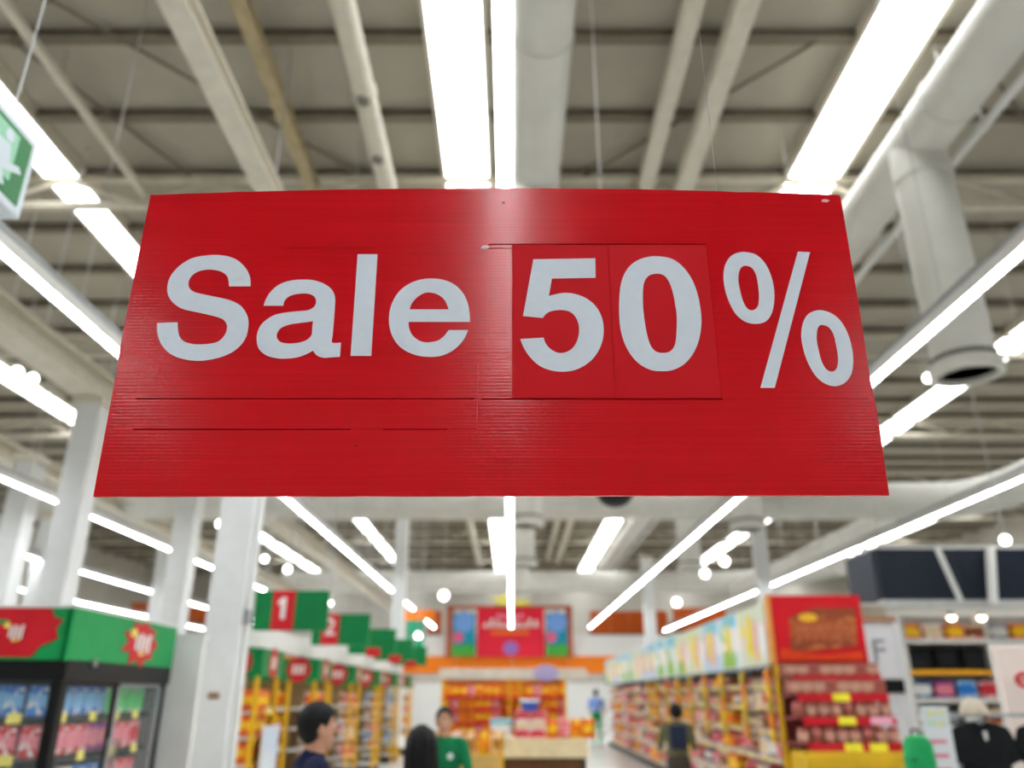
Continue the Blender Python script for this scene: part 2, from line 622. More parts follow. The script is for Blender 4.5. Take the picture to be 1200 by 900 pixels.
pipe(-2.93, 7.27, .125, -2, 8.75, 'pale steel beam resting on the white column beside the freezer', 'roof_beam', square=True)
pipe(-6.62, 6.15, .22, 3, 45, 'deep beige beam carried by the white columns behind the freezer', 'roof_beam', square=True)
pipe(-10.2, 6.15, .2, 6, 45, 'beige beam farther out beyond the freezer columns', 'roof_beam', square=True)
pipe(-3.15, 9.1, .10, -2, 10.6, 'thin rust stained beam beside the pale steel beam', 'roof_beam', mat('stained_beam', (176, 160, 126), .7, vary=.15), True)
pipe(2.12, 9.15, .11, -2, 48, 'slim steel beam nearest the centre air duct', 'roof_beam', square=True)
pipe(2.68, 9.0, .13, -2, 48, 'slim pale beam beside the bright roof light', 'roof_beam', square=True)
pipe(6.0, 8.35, .06, -2, 48, 'thin white pipe running beside the thick beige duct', m=M_white)
pipe(-5.9, 9.1, .07, -2, 30, 'thin pipe beside the roof light above the green exit sign', m=M_beam)
pipe(-10.8, 8.2, .06, -2, 48, 'thin pipe beyond the round duct over the freezer side', m=M_beam)
def brace(i, a, b):
    p, q = Vector(a), Vector(b)
    t = link('brace_rod', MB().tube((0, 0, 0), q - p, .025, n=6).mesh('brace_rod', M_purlin), ceil, p)
    MB().bevbox(-.05, .05, -.05, .05, -.04, .12, .005).build('end_bracket', M_purlin, t)
for i, (a, b) in enumerate([((-5.6, 7.2, 9.42), (-2.4, 10.7, 9.42)), ((-6.4, 7.9, 9.42), (-5.2, 10.7, 9.42)),
                            ((1.2, 10.7, 9.42), (3.9, 7.9, 9.42)), ((5.9, 7.9, 9.42), (8.9, 10.7, 9.42))]):
    brace(i, a, b)

# ------------------------------------------------------------------ strip lights in rows
ZL = EYE + 3.2
LEN = 3.0
hous = MB().bevbox(-.05, .05, .0, LEN, .035, .12, .01).prism([(-.055, .0), (-.042, .05), (.042, .05), (.055, .0), (.049, .0), (.036, .04), (-.036, .04), (-.049, .0)], 'y', .0, LEN).mesh('housing', M_white)
rail = MB().box(-.02, .02, 0, LEN, .16, .20).box(-.012, .012, .4, .43, .1, .17).box(-.012, .012, 2.57, 2.6, .1, .17).mesh('mounting_rail', M_steel)
tub = MB().tube((0, .012, .008), (0, LEN - .012, .008), .0165, n=10).mesh('tube', M_tube, True)
capm = MB().bevbox(-.03, .03, 0, .012, -.012, .06, .003).mesh('end_cap', M_white)
rod = MB().tube((0, .5, .19), (0, .5, ZC - ZL - .01), .006, n=6).mesh('hanger_rod', M_wire)
ROWS = [(-16, 8, 44, 'strip light in the outermost row over the freezers'), (-12, 4, 44, 'strip light in the second row beyond the freezer'),
        (-8.1, -7, 44, 'strip light in the row above the freezer header'), (-3.95, -6, 44, 'strip light in the row beside the green exit sign'),
        (-.045, -6, 44, 'strip light in the centre row ending above the red banner'), (3.95, -6, 44, 'strip light in the row above the shopping aisle of shelves'),
        (8.1, -7, 44, 'strip light in the row above the picture boards of the shelf wall')]
for x, ya, yb, lab in ROWS:
    y = ya
    while y + LEN <= yb + .1:
        seen = in_frame([(x, y + q * LEN / 8, ZL) for q in range(9)])
        t = thing('strip_light' if seen else 'strip_light_offscreen', 'white ' + lab, 'strip light', (x, y, ZL), group=lab.replace('strip light', 'strip lights', 1))
        link('housing', hous, t); link('mounting_rail', rail, t); link('tube' if seen else 'tube_offscreen', tub, t)
        link('end_cap', capm, t); link('end_cap', capm, t, (0, LEN - .012, 0))
        if y > 1 or x != -.045:
            near = any(abs(y + .5 - d) < .7 for d in (20.6, 39)) or (abs(x) > 11 and 11 < y < 22)
            link('hanger_rod', rod, t, (0, 1.9 if near else 0, 0))
        y += LEN
# pendant lamps
def pendant(px, py, Y, r, label, top=ZC - .05):
    p = at(px, py, Y)
    t = thing('pendant_lamp', label, 'lamp', p)
    MB().ball((0, 0, 0), r, 16, 10).build('globe', M_lamp, t, True)
    MB().lathe([(r * .5, r * .8), (r * .55, r * 1.1), (r * .2, r * 1.5)], n=12).build('lamp_holder', M_white, t, True)
    MB().tube((0, 0, r * 1.4), (0, 0, top - p.z), .012, n=6).build('cord', M_wire, t)
pendant(520, 698, 24, .13, 'round white globe lamp hanging between the far column and the red banner')
pendant(310, 655, 17, .07, 'small round lamp above the number one aisle sign, nearer the column')
pendant(337, 667, 17, .075, 'small round lamp above the number one aisle sign, farther from the column')
pendant(259, 614, 12, .07, 'small round lamp beside the top of the white column')
pendant(490, 745, 22, .08, 'small round lamp in front of the tall teal sign')
pendant(387, 707, 19.6, .05, 'small round lamp above the number two aisle sign')
pendant(826, 672, 30, .15, 'round lamp above the shelf wall, lower of a pair')
pendant(849, 658, 26, .14, 'round lamp above the shelf wall, upper of a pair')
pendant(793, 706, 34, .16, 'round lamp in front of the orange upper panels')
pendant(1088, 443, 11, .07, 'small lamp beside the duct diffuser, lower of a close pair')
pendant(1094, 437, 11.5, .07, 'small lamp beside the duct diffuser, upper of a close pair')
pendant(20, 436, 14, .10, 'small lamp high over the freezer, farther from the sale board of two')
pendant(38, 444, 14.4, .10, 'small lamp high over the freezer, nearer the sale board of two')
pendant(118, 506, 17, .12, 'small lamp just beyond the slanted edge of the sale board')
pendant(8, 695, 18, .10, 'small lamp low above the red sticker header')
pendant(692, 664, 33, .14, 'round lamp under the roof beside the centre duct drop')
pendant(1178, 633, 12, .07, 'small lamp above the dark blue wall')

# ------------------------------------------------------------------ the sale board
def sale_red():
    m = bpy.data.materials.new('sale_board_red')
    m.use_nodes = True
    nt = m.node_tree
    b = nt.nodes['Principled BSDF']
    tc = nt.nodes.new('ShaderNodeTexCoord')
    mp = nt.nodes.new('ShaderNodeMapping')
    mp.inputs['Scale'].default_value = (1.2, 1, 70)
    nt.links.new(tc.outputs['Object'], mp.inputs[0])
    nz = nt.nodes.new('ShaderNodeTexNoise')
    nz.inputs['Scale'].default_value = 2.0
    nz.inputs['Detail'].default_value = 3
    nt.links.new(mp.outputs[0], nz.inputs['Vector'])
    rp = nt.nodes.new('ShaderNodeValToRGB')
    rp.color_ramp.elements[0].position = .3; rp.color_ramp.elements[1].position = .75
    rp.color_ramp.elements[0].color = col4((198, 9, 22))
    rp.color_ramp.elements[1].color = col4((212, 14, 30))
    nt.links.new(nz.outputs['Fac'], rp.inputs['Fac'])
    nt.links.new(rp.outputs['Color'], b.inputs['Base Color'])
    wv = nt.nodes.new('ShaderNodeTexWave')
    wv.bands_direction = 'Z'
    wv.inputs['Scale'].default_value = 55.0
    wv.inputs['Distortion'].default_value = .6
    nt.links.new(tc.outputs['Object'], wv.inputs['Vector'])
    ad = nt.nodes.new('ShaderNodeMath'); ad.operation = 'MULTIPLY_ADD'
    ad.inputs[1].default_value = .35
    nt.links.new(wv.outputs['Fac'], ad.inputs[0]); nt.links.new(nz.outputs['Fac'], ad.inputs[2])
    bp = nt.nodes.new('ShaderNodeBump')
    bp.inputs['Strength'].default_value = .10
    bp.inputs['Distance'].default_value = .002
    nt.links.new(ad.outputs[0], bp.inputs['Height'])
    nt.links.new(bp.outputs['Normal'], b.inputs['Normal'])
    b.inputs['Roughness'].default_value = .16
    b.inputs['Specular IOR Level'].default_value = .45
    return m
M_sale = sale_red()
M_card = mat('digit_card_red', (200, 9, 23), .6, vary=.03, scale=3, spec=.2)
M_tape = mat('patch_red', (192, 6, 19), .3, vary=.03, scale=2, spec=.35)
M_letter = mat('letter_white', (234, 243, 255), .55, vary=.02, scale=60, bump=.03)
GLYPHS = {
  'S': ["-870,1267c -876,1302 -893,1334 -923,1364 -957,1380 -996,1386 -1034,1384 -1076,1375 -1109,1353 -1133,1323 -1145,1291 -1145,1256 -1136,1229 -1120,1208 -1098,1191 -1076,1181 -1042,1173 -1003,1164 -969,1155 -947,1146 -934,1133 -928,1118 -929,1097 -938,1077 -954,1063 -979,1057 -1011,1055 -1039,1058 -1061,1066 -1077,1082 -1086,1105 -1092,1134c -1158,1132c -1153,1102 -1139,1067 -1113,1034 -1078,1012 -1039,1001 -1003,998 -967,1002 -931,1012 -899,1029 -875,1054 -862,1082 -859,1112 -862,1143 -873,1169 -892,1193 -915,1208 -945,1219 -984,1228 -1023,1237 -1052,1245 -1071,1259 -1078,1277 -1076,1296 -1067,1312 -1050,1324 -1027,1330 -1003,1330 -978,1324 -960,1313 -948,1296 -941,1267c"],
  'a': ["-818,1195c -813,1218 -803,1242 -783,1267 -758,1282 -728,1290 -694,1292 -664,1290 -633,1280 -609,1265 -594,1248 -585,1223 -583,1189 -582,1131 -582,1086 -583,1066 -577,1060 -553,1061c -552,1012c -580,1010 -601,1008 -620,1013 -632,1022 -641,1034c -661,1021 -689,1010 -718,1006 -747,1006 -777,1012 -800,1024 -817,1042 -825,1066 -827,1094 -819,1123 -803,1143 -779,1160 -750,1168 -717,1173 -683,1176 -665,1180 -651,1191 -646,1206 -650,1223 -661,1234 -678,1240 -701,1240 -723,1236 -741,1227 -751,1212 -753,1195c", "-650,1139c -672,1135 -701,1131 -730,1125 -752,1114 -761,1100 -763,1084 -756,1070 -742,1061 -720,1058 -694,1060 -673,1066 -659,1075 -650,1090 -650,1114"],
  'l': ["-522,1389c -455,1389c -452,1015c -518,1015c"],
  'e': ["-137,1136c -337,1136c -336,1118 -326,1092 -306,1072 -285,1063 -262,1063 -239,1069 -221,1084 -206,1106c -143,1106c -154,1077 -174,1049 -201,1027 -233,1014 -269,1012 -306,1017 -344,1034 -372,1059 -393,1097 -402,1141 -399,1190 -382,1235 -355,1267 -318,1288 -276,1296 -233,1292 -194,1275 -165,1245 -148,1211 -140,1174", "-337,1181c -329,1206 -311,1229 -288,1243 -264,1243 -240,1233 -221,1214 -208,1181c"],
  '5': ["72,1368c 281,1372c 279,1298c 133,1295c 122,1229c 146,1236 176,1241 211,1236 246,1220 275,1192 293,1153 298,1109 292,1066 273,1023 243,989 203,966 160,959 116,966 82,984 54,1015 37,1045 27,1073c 102,1078c 110,1055 125,1037 146,1025 168,1025 191,1037 208,1061 217,1093 217,1126 206,1156 187,1173 160,1178 130,1174 112,1164 101,1149c 36,1156c"],
  '0': ["492,1380 537,1371 571,1343 598,1297 613,1243 619,1181 617,1126 603,1066 579,1018 548,984 512,965 478,961 440,966 402,991 373,1034 356,1088 351,1148 355,1226 366,1288 389,1334 419,1362 456,1377", "487,1314 509,1306 523,1283 532,1248 537,1203 539,1153 534,1098 526,1055 510,1031 487,1024 463,1029 447,1050 438,1088 433,1137 431,1192 434,1248 442,1285 459,1307"],
  '%': ["795,1397 825,1387 849,1359 864,1317 870,1270 866,1216 853,1170 832,1140 802,1129 767,1134 737,1160 718,1203 708,1253 707,1304 717,1348 739,1381 768,1396", "790,1345 807,1335 817,1307 819,1266 817,1226 809,1193 792,1178 775,1183 763,1209 757,1250 755,1290 762,1324 774,1342", "968,1399c 1009,1397c 830,905c 785,905c", "1014,1178 1045,1168 1071,1143 1088,1101 1095,1053 1093,1003 1081,956 1058,925 1028,911 997,916 969,940 949,984 939,1034 938,1085 949,1130 967,1160 990,1174", "1013,1125 1032,1116 1043,1092 1046,1053 1046,1009 1037,974 1021,960 1002,968 991,996 987,1034 986,1072 992,1104 1001,1121"],
}
SX, SY, SZ = -.030, 1.17, 1.878
W2, HB = .6005, .536
sale = thing('sale_sign', 'large red corrugated plastic board lettered Sale 50%', 'sign', (SX, SY, SZ))
# board: slightly arched top edge, tiny nicks along the edges
N = 48
poly = [(-W2 + .002, .0), (W2 - .004, .0015), (W2 - .003, .03), (W2, .14), (W2 - .0015, .19), (W2 + .001, .3), (W2 + .003, HB - .004)]
for i in range(N + 1):
    x = W2 + .001 - (2 * W2 + .002) * i / N
    poly.append((x, HB + .014 * (1 - (x / W2) ** 2) + (.0012 * math.sin(i * 5.1) if i % 7 == 0 else 0)))
poly += [(-W2 - .002, .3), (-W2 - .001, .205), (-W2 + .003, .2), (-W2, .195)]
board = MB().prism(poly, 'y', 0, .005).build('board', M_sale, sale)
# patched-over strips under the word and the slits they are tucked into
def strip(name, x0, x1, z0, z1, t, m, par=sale):
    return MB().bevbox(x0 - SX, x1 - SX, -t, .001, z0 - SZ, z1 - SZ, min(t * .4, .0003)).build(name, m, par)
strip('patch_strip', -.594, -.054, 2.0350, 2.0950, .0007, M_sale)
strip('patch_strip', -.588, -.054, 1.9845, 2.0330, .0009, M_sale)
strip('patch_strip', .331, .56, 2.035, 2.300, .0005, M_sale)
strip('patch_strip', -.41, -.04, 2.112, 2.306, .0003, M_sale)
# the slits and the thread holes are real cuts into the board, so their darkness is shade
cut = MB()
for x0, x1, z0, z1 in ((-.592, -.06, 2.0330, 2.0350), (-.588, -.25, 1.9826, 1.9844), (-.20, -.10, 1.9830, 1.9844), (-.040, .330, 2.3130, 2.3160),
                       (-.0405, .0, 2.3058, 2.3075), (-.048, .331, 2.0322, 2.0348)):
    cut.box(x0 - SX, x1 - SX, -.01, .0045, z0 - SZ, z1 - SZ)
for x, z, r in ((.015, HB - .016, .0022), (.39, HB - .018, .0018), (-.21, .079, .0018)):
    cut.tube((x, -.01, z), (x, .0045, z), r, n=10)
cutter = cut.build('cutter', M_sale)
board.parent = None
bo = board.modifiers.new('cut', 'BOOLEAN'); bo.object = cutter; bo.operation = 'DIFFERENCE'; bo.solver = 'EXACT'
bpy.context.view_layer.update()
new = bpy.data.meshes.new_from_object(board.evaluated_get(bpy.context.evaluated_depsgraph_get()))
board.modifiers.clear(); board.data = new; board.parent = sale
bpy.data.objects.remove(cutter)
torn = mat('torn_edge', (235, 200, 200), .8)
MB().prism([(-.012, -.003), (-.002, -.004), (.004, 0), (.0, .004), (-.008, .003)], 'y', -.0012, .001).build('torn_flap', torn, sale).location = (-.012, 0, 2.3085 - SZ)
MB().prism([(-.006, -.002), (.003, -.003), (.008, 0), (.002, .003), (-.005, .002)], 'y', -.0008, .001).build('torn_flap', torn, sale).location = (.575, 0, HB - .012)
strip('crease', -.39, -.23, 2.3066, 2.3078, .0012, M_sale)
card5 = strip('digit_card', 0.0, .162, 2.0352, 2.3128, .0016, M_card)
card0 = strip('digit_card', .1632, .329, 2.0352, 2.3128, .0014, M_card)
def glyph(ch, parent, y, name='letter'):
    outs = []
    for sp in GLYPHS[ch]:
        L = catmull(sp, 5, 1 / 2000.0)
        outs.append([(p.x - SX, p.y + EYE - SZ) for p in L])
    me = curve_mesh(name, outs, .0008, M_letter)
    o = link(name, me, parent, (0, y, 0))
    return o
for ch in 'Sale':
    glyph(ch, sale, -.0007)
glyph('5', card5, -.0019, 'digit'); glyph('0', card0, -.0017, 'digit')
glyph('%', sale, -.0008, 'percent_mark')
# hanging threads up to the centre strip light and the roof
MB().tube((.015, .002, HB - .02), (.03, .002, ZL - SZ + .02), .0004, n=5).build('hanging_thread', M_wire, sale)
MB().tube((.39, .002, HB - .02), (.39, .002, 8.225 - SZ), .0004, n=5).build('hanging_thread', M_wire, sale)

# ------------------------------------------------------------------ green exit sign
M_exitg = mat('exit_green', (6, 112, 44), .35, vary=.04)
M_exitw = mat('exit_white', (214, 224, 230), .35, vary=.02)
M_exitp = mat('exit_pale', (150, 206, 172), .35, vary=.02)
ex = thing('exit_sign', 'hanging green exit sign with pale running figure and white frame', 'exit sign', (-1.77, 1.72, 3.19))
MB().bevbox(-.08, 0, 0, .72, 0, .33, .008).build('sign_case', M_exitw, ex)
MB().bevbox(-.004, .004, .035, .685, .035, .295, .002).build('green_panel', M_exitg, ex)
# running figure, doorway and arrow on the panel (x of outline = -y so that it reads from the aisle)
def exit_shape(name, poly, m):
    MB().prism([(p[0] + (.06 if name.startswith('fig') else 0), p[1]) for p in poly], 'x', .003, .006 if name != 'doorway' else .005).build(name, m, ex)
exit_shape('doorway', [(.47, .09), (.61, .09), (.61, .275), (.47, .275)], M_exitp)
exit_shape('figure_head', [(.50 + .024 * math.cos(k), .245 + .024 * math.sin(k)) for k in [i * math.pi / 6 for i in range(12)]], M_exitw)
exit_shape('figure_body', [(.47, .21), (.515, .215), (.53, .15), (.58, .17), (.60, .15), (.53, .12), (.50, .11), (.53, .06), (.50, .05), (.46, .11), (.42, .10), (.40, .06), (.37, .07), (.41, .13), (.455, .14), (.45, .17), (.41, .14), (.39, .16), (.44, .205)], M_exitw)
exit_shape('arrow', [(.09, .165), (.19, .25), (.19, .195), (.33, .195), (.33, .135), (.19, .135), (.19, .08)], M_exitw)
for y in (.12, .6):
    MB().tube((-.04, y, .325), (-.04, y, ZC - 3.19), .004, n=8).build('hanger_rod', M_wire, ex)

# ------------------------------------------------------------------ black dome camera
p = at(721, 583, 6.0)
dm = thing('dome_camera', 'black dome camera hanging on a pole behind the sale board', 'camera', (p.x, 6.0, p.z))
MB().lathe([(.01, -.075), (.06, -.066), (.10, -.045), (.125, -.012), (.13, .0)], n=24).build('dome', M_black, dm, True)
MB().lathe([(.13, 0), (.145, .01), (.145, .07), (.10, .11), (.03, .12)], n=24).build('dome_housing', M_dark, dm, True)
MB().tube((0, 0, .11), (0, 0, ZC - p.z), .006, n=8).build('pole', M_white, dm)

# ------------------------------------------------------------------ product templates
PROD = {}
def carton(key, w, d, h, m, m2):
    b = MB().bevbox(-w / 2, w / 2, -d / 2, d / 2, 0, h, min(w, d, h) * .06)
    b.bevbox(-w * .38, w * .38, -d / 2 - .002, -d / 2 + .01, h * .2, h * .8, .001, 1)
    b.box(-w / 2 + .004, w / 2 - .004, -.004, .004, h - .001, h + .0015, 1)
    PROD[key] = (b.mesh(key, [m, m2]), 'carton', w, d, h)
def bag(key, w, d, h, m, m2):
    b = MB()
    nx, nz = 8, 10
    for side in (-1, 1):
        o = len(b.v)
        for j in range(nz + 1):
            for i in range(nx + 1):
                u, v = i / nx * 2 - 1, j / nz * 2 - 1
                puff = max(0, (1 - abs(u) ** 2.5)) ** .5 * max(0, (1 - abs(v * 1.06) ** 3)) ** .5 if abs(v) < .94 else 0
                wx = w / 2 * (1 - .06 * (1 - v * v))
                b.v.append((u * wx, side * (d / 2 * puff + .002), (v + 1) / 2 * h))
        for j in range(nz):
            for i in range(nx):
                a = o + j * (nx + 1) + i
                b.f.append((a, a + 1, a + nx + 2, a + nx + 1) if side < 0 else (a, a + nx + 1, a + nx + 2, a + 1))
                b.m.append(1 if 3 <= j <= 6 and 2 <= i <= 5 else 0)
    b.box(-w / 2, w / 2, -.004, .004, 0, h * .03).box(-w / 2, w / 2, -.004, .004, h * .97, h)
    PROD[key] = (b.mesh(key, [m, m2], True), 'snack_bag', w, d, h)
def bottle(key, r, h, m, m2, mc):
    b = MB().lathe([(r * .9, 0, 0), (r, h * .04, 0), (r, h * .2, 0), (r * 1.01, h * .21, 1), (r * 1.01, h * .5, 1), (r, h * .51, 0), (r, h * .58, 0), (r * .75, h * .72, 0), (r * .36, h * .82, 0), (r * .36, h * .88, 0), (r * .44, h * .885, 2), (r * .44, h, 2)], n=12)
    PROD[key] = (b.mesh(key, [m, m2, mc], True), 'bottle', 2 * r, 2 * r, h)
def jar(key, r, h, m, m2, mc):
    b = MB().lathe([(r * .92, 0, 0), (r, h * .05, 0), (r, h * .15, 0), (r * 1.01, h * .16, 1), (r * 1.01, h * .6, 1), (r, h * .61, 0), (r, h * .74, 0), (r * .8, h * .82, 0), (r * .88, h * .825, 2), (r * .88, h, 2)], n=12)
    PROD[key] = (b.mesh(key, [m, m2, mc], True), 'jar', 2 * r, 2 * r, h)
def put(key, loc, rz, label, cat, group, name=None, s=None):
    me, nm, w, d, h = PROD[key]
    o = link(name or nm, me, None, loc, rz, s)
    return tag(o, label, cat, group)
PC = {'blue': (40, 120, 205), 'sky': (120, 180, 225), 'green': (70, 190, 100), 'dgreen': (20, 110, 55), 'red': (200, 48, 58), 'pink': (225, 130, 145), 'purple': (150, 60, 140),
      'orange': (235, 125, 25), 'yellow': (240, 195, 40), 'white': (228, 226, 222), 'brown': (130, 72, 48), 'cream': (226, 208, 170), 'maroon': (120, 34, 44), 'black': (30, 30, 34), 'navy': (34, 44, 90), 'grey': (150, 152, 156)}
def pm_(a, b, c, sc=4.0):
    return print_mat('pack_%s_%s_%s' % (a, b, c), PC[a], PC[b], PC[c], sc)
lab_ = lambda n: mat('label_' + n, PC[n], .45)
for a, b, c in (('blue', 'sky', 'white'), ('green', 'green', 'white'), ('red', 'pink', 'white'), ('purple', 'pink', 'purple'), ('pink', 'red', 'white'), ('sky', 'blue', 'white'),
                ('orange', 'yellow', 'red'), ('yellow', 'orange', 'red'), ('brown', 'cream', 'maroon'), ('white', 'cream', 'pink'), ('cream', 'brown', 'red'), ('maroon', 'pink', 'cream'), ('navy', 'white', 'sky'), ('black', 'grey', 'black'), ('grey', 'white', 'navy'), ('dgreen', 'yellow', 'white')):
    carton('carton_' + a, .17, .12, .20, pm_(a, b, c), lab_(b))
    bag('bag_' + a, .21, .10, .25, pm_(a, b, c, 3), lab_(b))
    bottle('bottle_' + a, .045, .25, pm_(a, b, c), lab_(b), lab_('white' if a != 'white' else 'red'))
    jar('jar_' + a, .055, .16, pm_(a, b, c), lab_(b), lab_('red' if a != 'red' else 'yellow'))

# ------------------------------------------------------------------ freezer with green header
FX, FY0, FY1 = -3.0, 5.65, 7.36
fz = thing('display_freezer', 'black display freezer with green header boards and red star stickers', 'freezer', (FX, FY0, 0))
D, L = 1.75, FY1 - FY0        # depth in -x, length in +y
M_inner = mat('freezer_inner', (60, 64, 66), .5)
M_fgrey = mat('freezer_grey', (150, 154, 156), .4)
MB().bevbox(-D, 0, 0, L, 0, .32, .01).build('base', M_dark, fz)
MB().bevbox(-D, -D + .06, 0, L, .3, 1.82, .005).build('back_panel', M_inner, fz)
MB().bevbox(-D, .02, -.02, L + .02, 1.69, 1.835, .01).build('canopy', M_black, fz)
MB().bevbox(-.9, -.86, .06, L - .06, .3, 1.7, .004).build('divider', M_inner, fz)
MB().bevbox(-D, -.0, L - .05, L, .3, 1.7, .004).build('end_wall', M_fgrey, fz)
for x, y in ((-.07, 0), (-D, 0), (-.07, L - .07)):
    MB().bevbox(x, x + .07, y, y + .07, .3, 1.7, .006).build('corner_post', M_black, fz)
MB().bevbox(-D, .0, -.04, .0, 1.82, 2.165, .005).build('header_board', M_lgreen, fz)
hb2 = MB().bevbox(-.03, .02, -.04, L + .02, 1.82, 2.165, .005).build('header_board', M_lgreen, fz)
MB().box(-D, .022, -.045, L + .02, 2.16, 2.175).build('header_edge', M_white, fz)
def sticker(parent, cx, cz, plane, sc, off, axis):
    """red star with white lettering strokes and yellow flashes; axis 'x' faces +x, 'y' faces -y"""
    sg = 1 if axis == 'x' else -1
    wx = 1.0 if axis == 'y' else 1.75
    s_ = MB().prism([(cx + a * sc * wx, cz + b * sc) for a, b in star(9, .19, .135, .08, 1.0)], axis, off, off + sg * .006).build('star_sticker', M_red, parent)
    for k in range(4):
        x = cx + (-.06 + k * .042) * sc * wx
        h = (.055 + .02 * (k % 2)) * sc
        MB().prism([(x, cz - h), (x + .026 * sc * wx, cz - h), (x + .034 * sc * wx, cz + h), (x + .008 * sc, cz + h)], axis, off, off + sg * .009).build('white_stroke', M_white, s_)
    MB().prism([(cx + a * sc * wx - .09 * sc * wx, cz + b * sc + .07 * sc) for a, b in star(5, .045, .025)], axis, off, off + sg * .009).build('yellow_flash', M_pyellow, s_)
    MB().prism([(cx - .01 * sc, cz - .10 * sc), (cx + .08 * sc, cz - .085 * sc), (cx + .075 * sc, cz - .065 * sc), (cx - .015 * sc, cz - .08 * sc)], axis, off, off + sg * .009).build('yellow_flash', M_pyellow, s_)
sticker(hb2, 1.04, 1.99, 'x', .98, .019, 'x')
h1 = fz.children[[c.name.split('.')[0] for c in fz.children].index('header_board')]
MB().prism([(-.75, 1.84), (-.22, 1.84), (-.17, 1.91), (-.12, 1.93), (-.06, 1.96), (-.09, 2.02), (-.05, 2.08), (-.12, 2.10), (-.14, 2.155), (-.75, 2.155)], 'y', -.048, -.038).build('red_splash', M_red, h1)
MB().prism([(-.75, 2.06), (-.32, 2.09), (-.33, 2.06), (-.52, 2.045), (-.55, 1.93), (-.75, 1.90)], 'y', -.05, -.04).build('green_flash', M_lgreen, h1)
sticker(h1, -.36, 2.0, 'y', .62, -.045, 'y')
levels = [.34, .64, .94, 1.215, 1.47]
for z in levels:
    sh = MB().bevbox(-.86, -.09, .06, L - .06, z - .025, z, .004).build('shelf', M_inner, fz)
    MB().box(-.095, -.085, .08, L - .08, z - .035, z + .004).build('price_rail', M_black if z > 1 else M_fgrey, sh)
    MB().box(-D + .06, -.9, .06, L - .06, z - .025, z).build('rear_shelf', M_inner, sh)
    for k in range(4):
        if z > .9:
            y = (.22, .62, 1.02, 1.4)[k] + .05 * math.sin(z * 9 + k)
            MB().bevbox(-.086, -.078, y - .045, y + .045, z - .045, z + .02, .002).build('price_tag', M_pyellow, sh)
    if z > 1:
        for x in (-.3, -.62):
            MB().bevbox(x - .05, x + .05, .052, .058, z - .045, z + .02, .002).build('price_tag', M_pyellow, sh)
# glass: end towards the shopper aisle and two doors
MB().box(-D + .06, -.07, .012, .022, .32, 1.69).build('end_glass', M_glass, fz)
for k in range(2):
    y0, y1 = (.07, L / 2) if k == 0 else (L / 2, L - .07)
    d = MB().box(-.03, -.022, y0 + .04, y1 - .04, .36, 1.68).build('glass_door', M_glass, fz)
    fr = MB().box(-.045, -.01, y0, y0 + .035, .32, 1.69).box(-.045, -.01, y1 - .035, y1, .32, 1.69).box(-.045, -.01, y0, y1, .32, .36).box(-.045, -.01, y0, y1, 1.66, 1.69)
    fr.build('door_frame', M_fgrey if k else M_black, d)
    MB().tube((.01, y1 - .06 if k == 0 else y0 + .06, .8), (.01, y1 - .06 if k == 0 else y0 + .06, 1.3), .012, n=8).build('door_handle', M_steel, d)
MB().tube((.03, .33, 1.79), (.03, .33, 1.84), .02, n=10).build('lock_knob', M_steel, fz)
rows = {4: ['blue'] * 5 + ['green'] * 4, 3: ['red'] * 4 + ['purple'] * 2 + ['red'] * 2 + ['pink'], 2: ['navy'] * 2 + ['cream'] + ['blue'] * 3 + ['red'] * 3, 1: ['white'] * 9, 0: ['cream'] * 9}
rown = {4: 'top', 3: 'second', 2: 'middle', 1: 'fourth', 0: 'lowest'}
for li, cols in rows.items():
    for k, c in enumerate(cols):
        for row in range(2 if li >= 2 else 1):
            if row == 1 and k > 4: continue
            y = FY0 + .15 + k * .17
            put('carton_' + c, (FX - .18 - row * .16, y, levels[li] - .001), R(90), '%s printed carton on the %s shelf of the freezer' % (c, rown[li]), 'carton', 'cartons in the freezer', s=(.94, 1, .98))
    if li >= 2:
        c = cols[0]
        for k in range(3):
            put('carton_' + c, (FX - .46 - k * .17, FY0 + .16, levels[li] - .001), 0, '%s printed carton behind the end glass on the %s shelf of the freezer' % (c, rown[li]), 'carton', 'cartons at the glass end of the freezer')

# partition between freezer and column
pt = thing('partition_panel', 'plain white partition panel between the freezer and the white column', 'partition', (-3.9, 7.52, 0))
MB().bevbox(0, 1.12, 0, .06, .05, 2.08, .006).build('panel', M_white, pt)
MB().box(-.01, 1.13, -.01, .07, 2.07, 2.12).build('top_cap', M_white, pt)
MB().box(.0, 1.12, -.03, .09, 0, .06).build('foot', M_steel, pt)

# ------------------------------------------------------------------ gondolas on the freezer side, aisle signs above
GX, GD = -3.05, .9
M_gback = mat('gondola_back', (136, 112, 70), .7)
def round_badge(parent, cx, cz, off, axis, r):
    sg = 1 if axis == 'x' else -1
    s_ = MB().prism([(cx + a, cz + b) for a, b in star(14, r, r * .86)], axis, off, off + sg * .006).build('round_badge', M_red, parent)
    for k in range(3):
        x = cx + (-.5 + k * .36) * r
        MB().prism([(x, cz - r * .35), (x + r * .22, cz - r * .35), (x + r * .26, cz + r * .35), (x + r * .04, cz + r * .35)], axis, off, off + sg * .009).build('white_stroke', M_white, s_)
glv = [.2, .52, .84, 1.14, 1.42]
gprod = [['orange', 'orange', 'yellow'], ['orange', 'yellow', 'cream'], ['cream', 'pink', 'white'], ['brown', 'cream', 'maroon'], ['white', 'sky', 'brown'], ['red', 'cream', 'yellow']]
shn = ['top', 'second', 'third', 'fourth', 'fifth', 'bottom']
ordn = ['first', 'second', 'third', 'fourth', 'fifth', 'sixth']
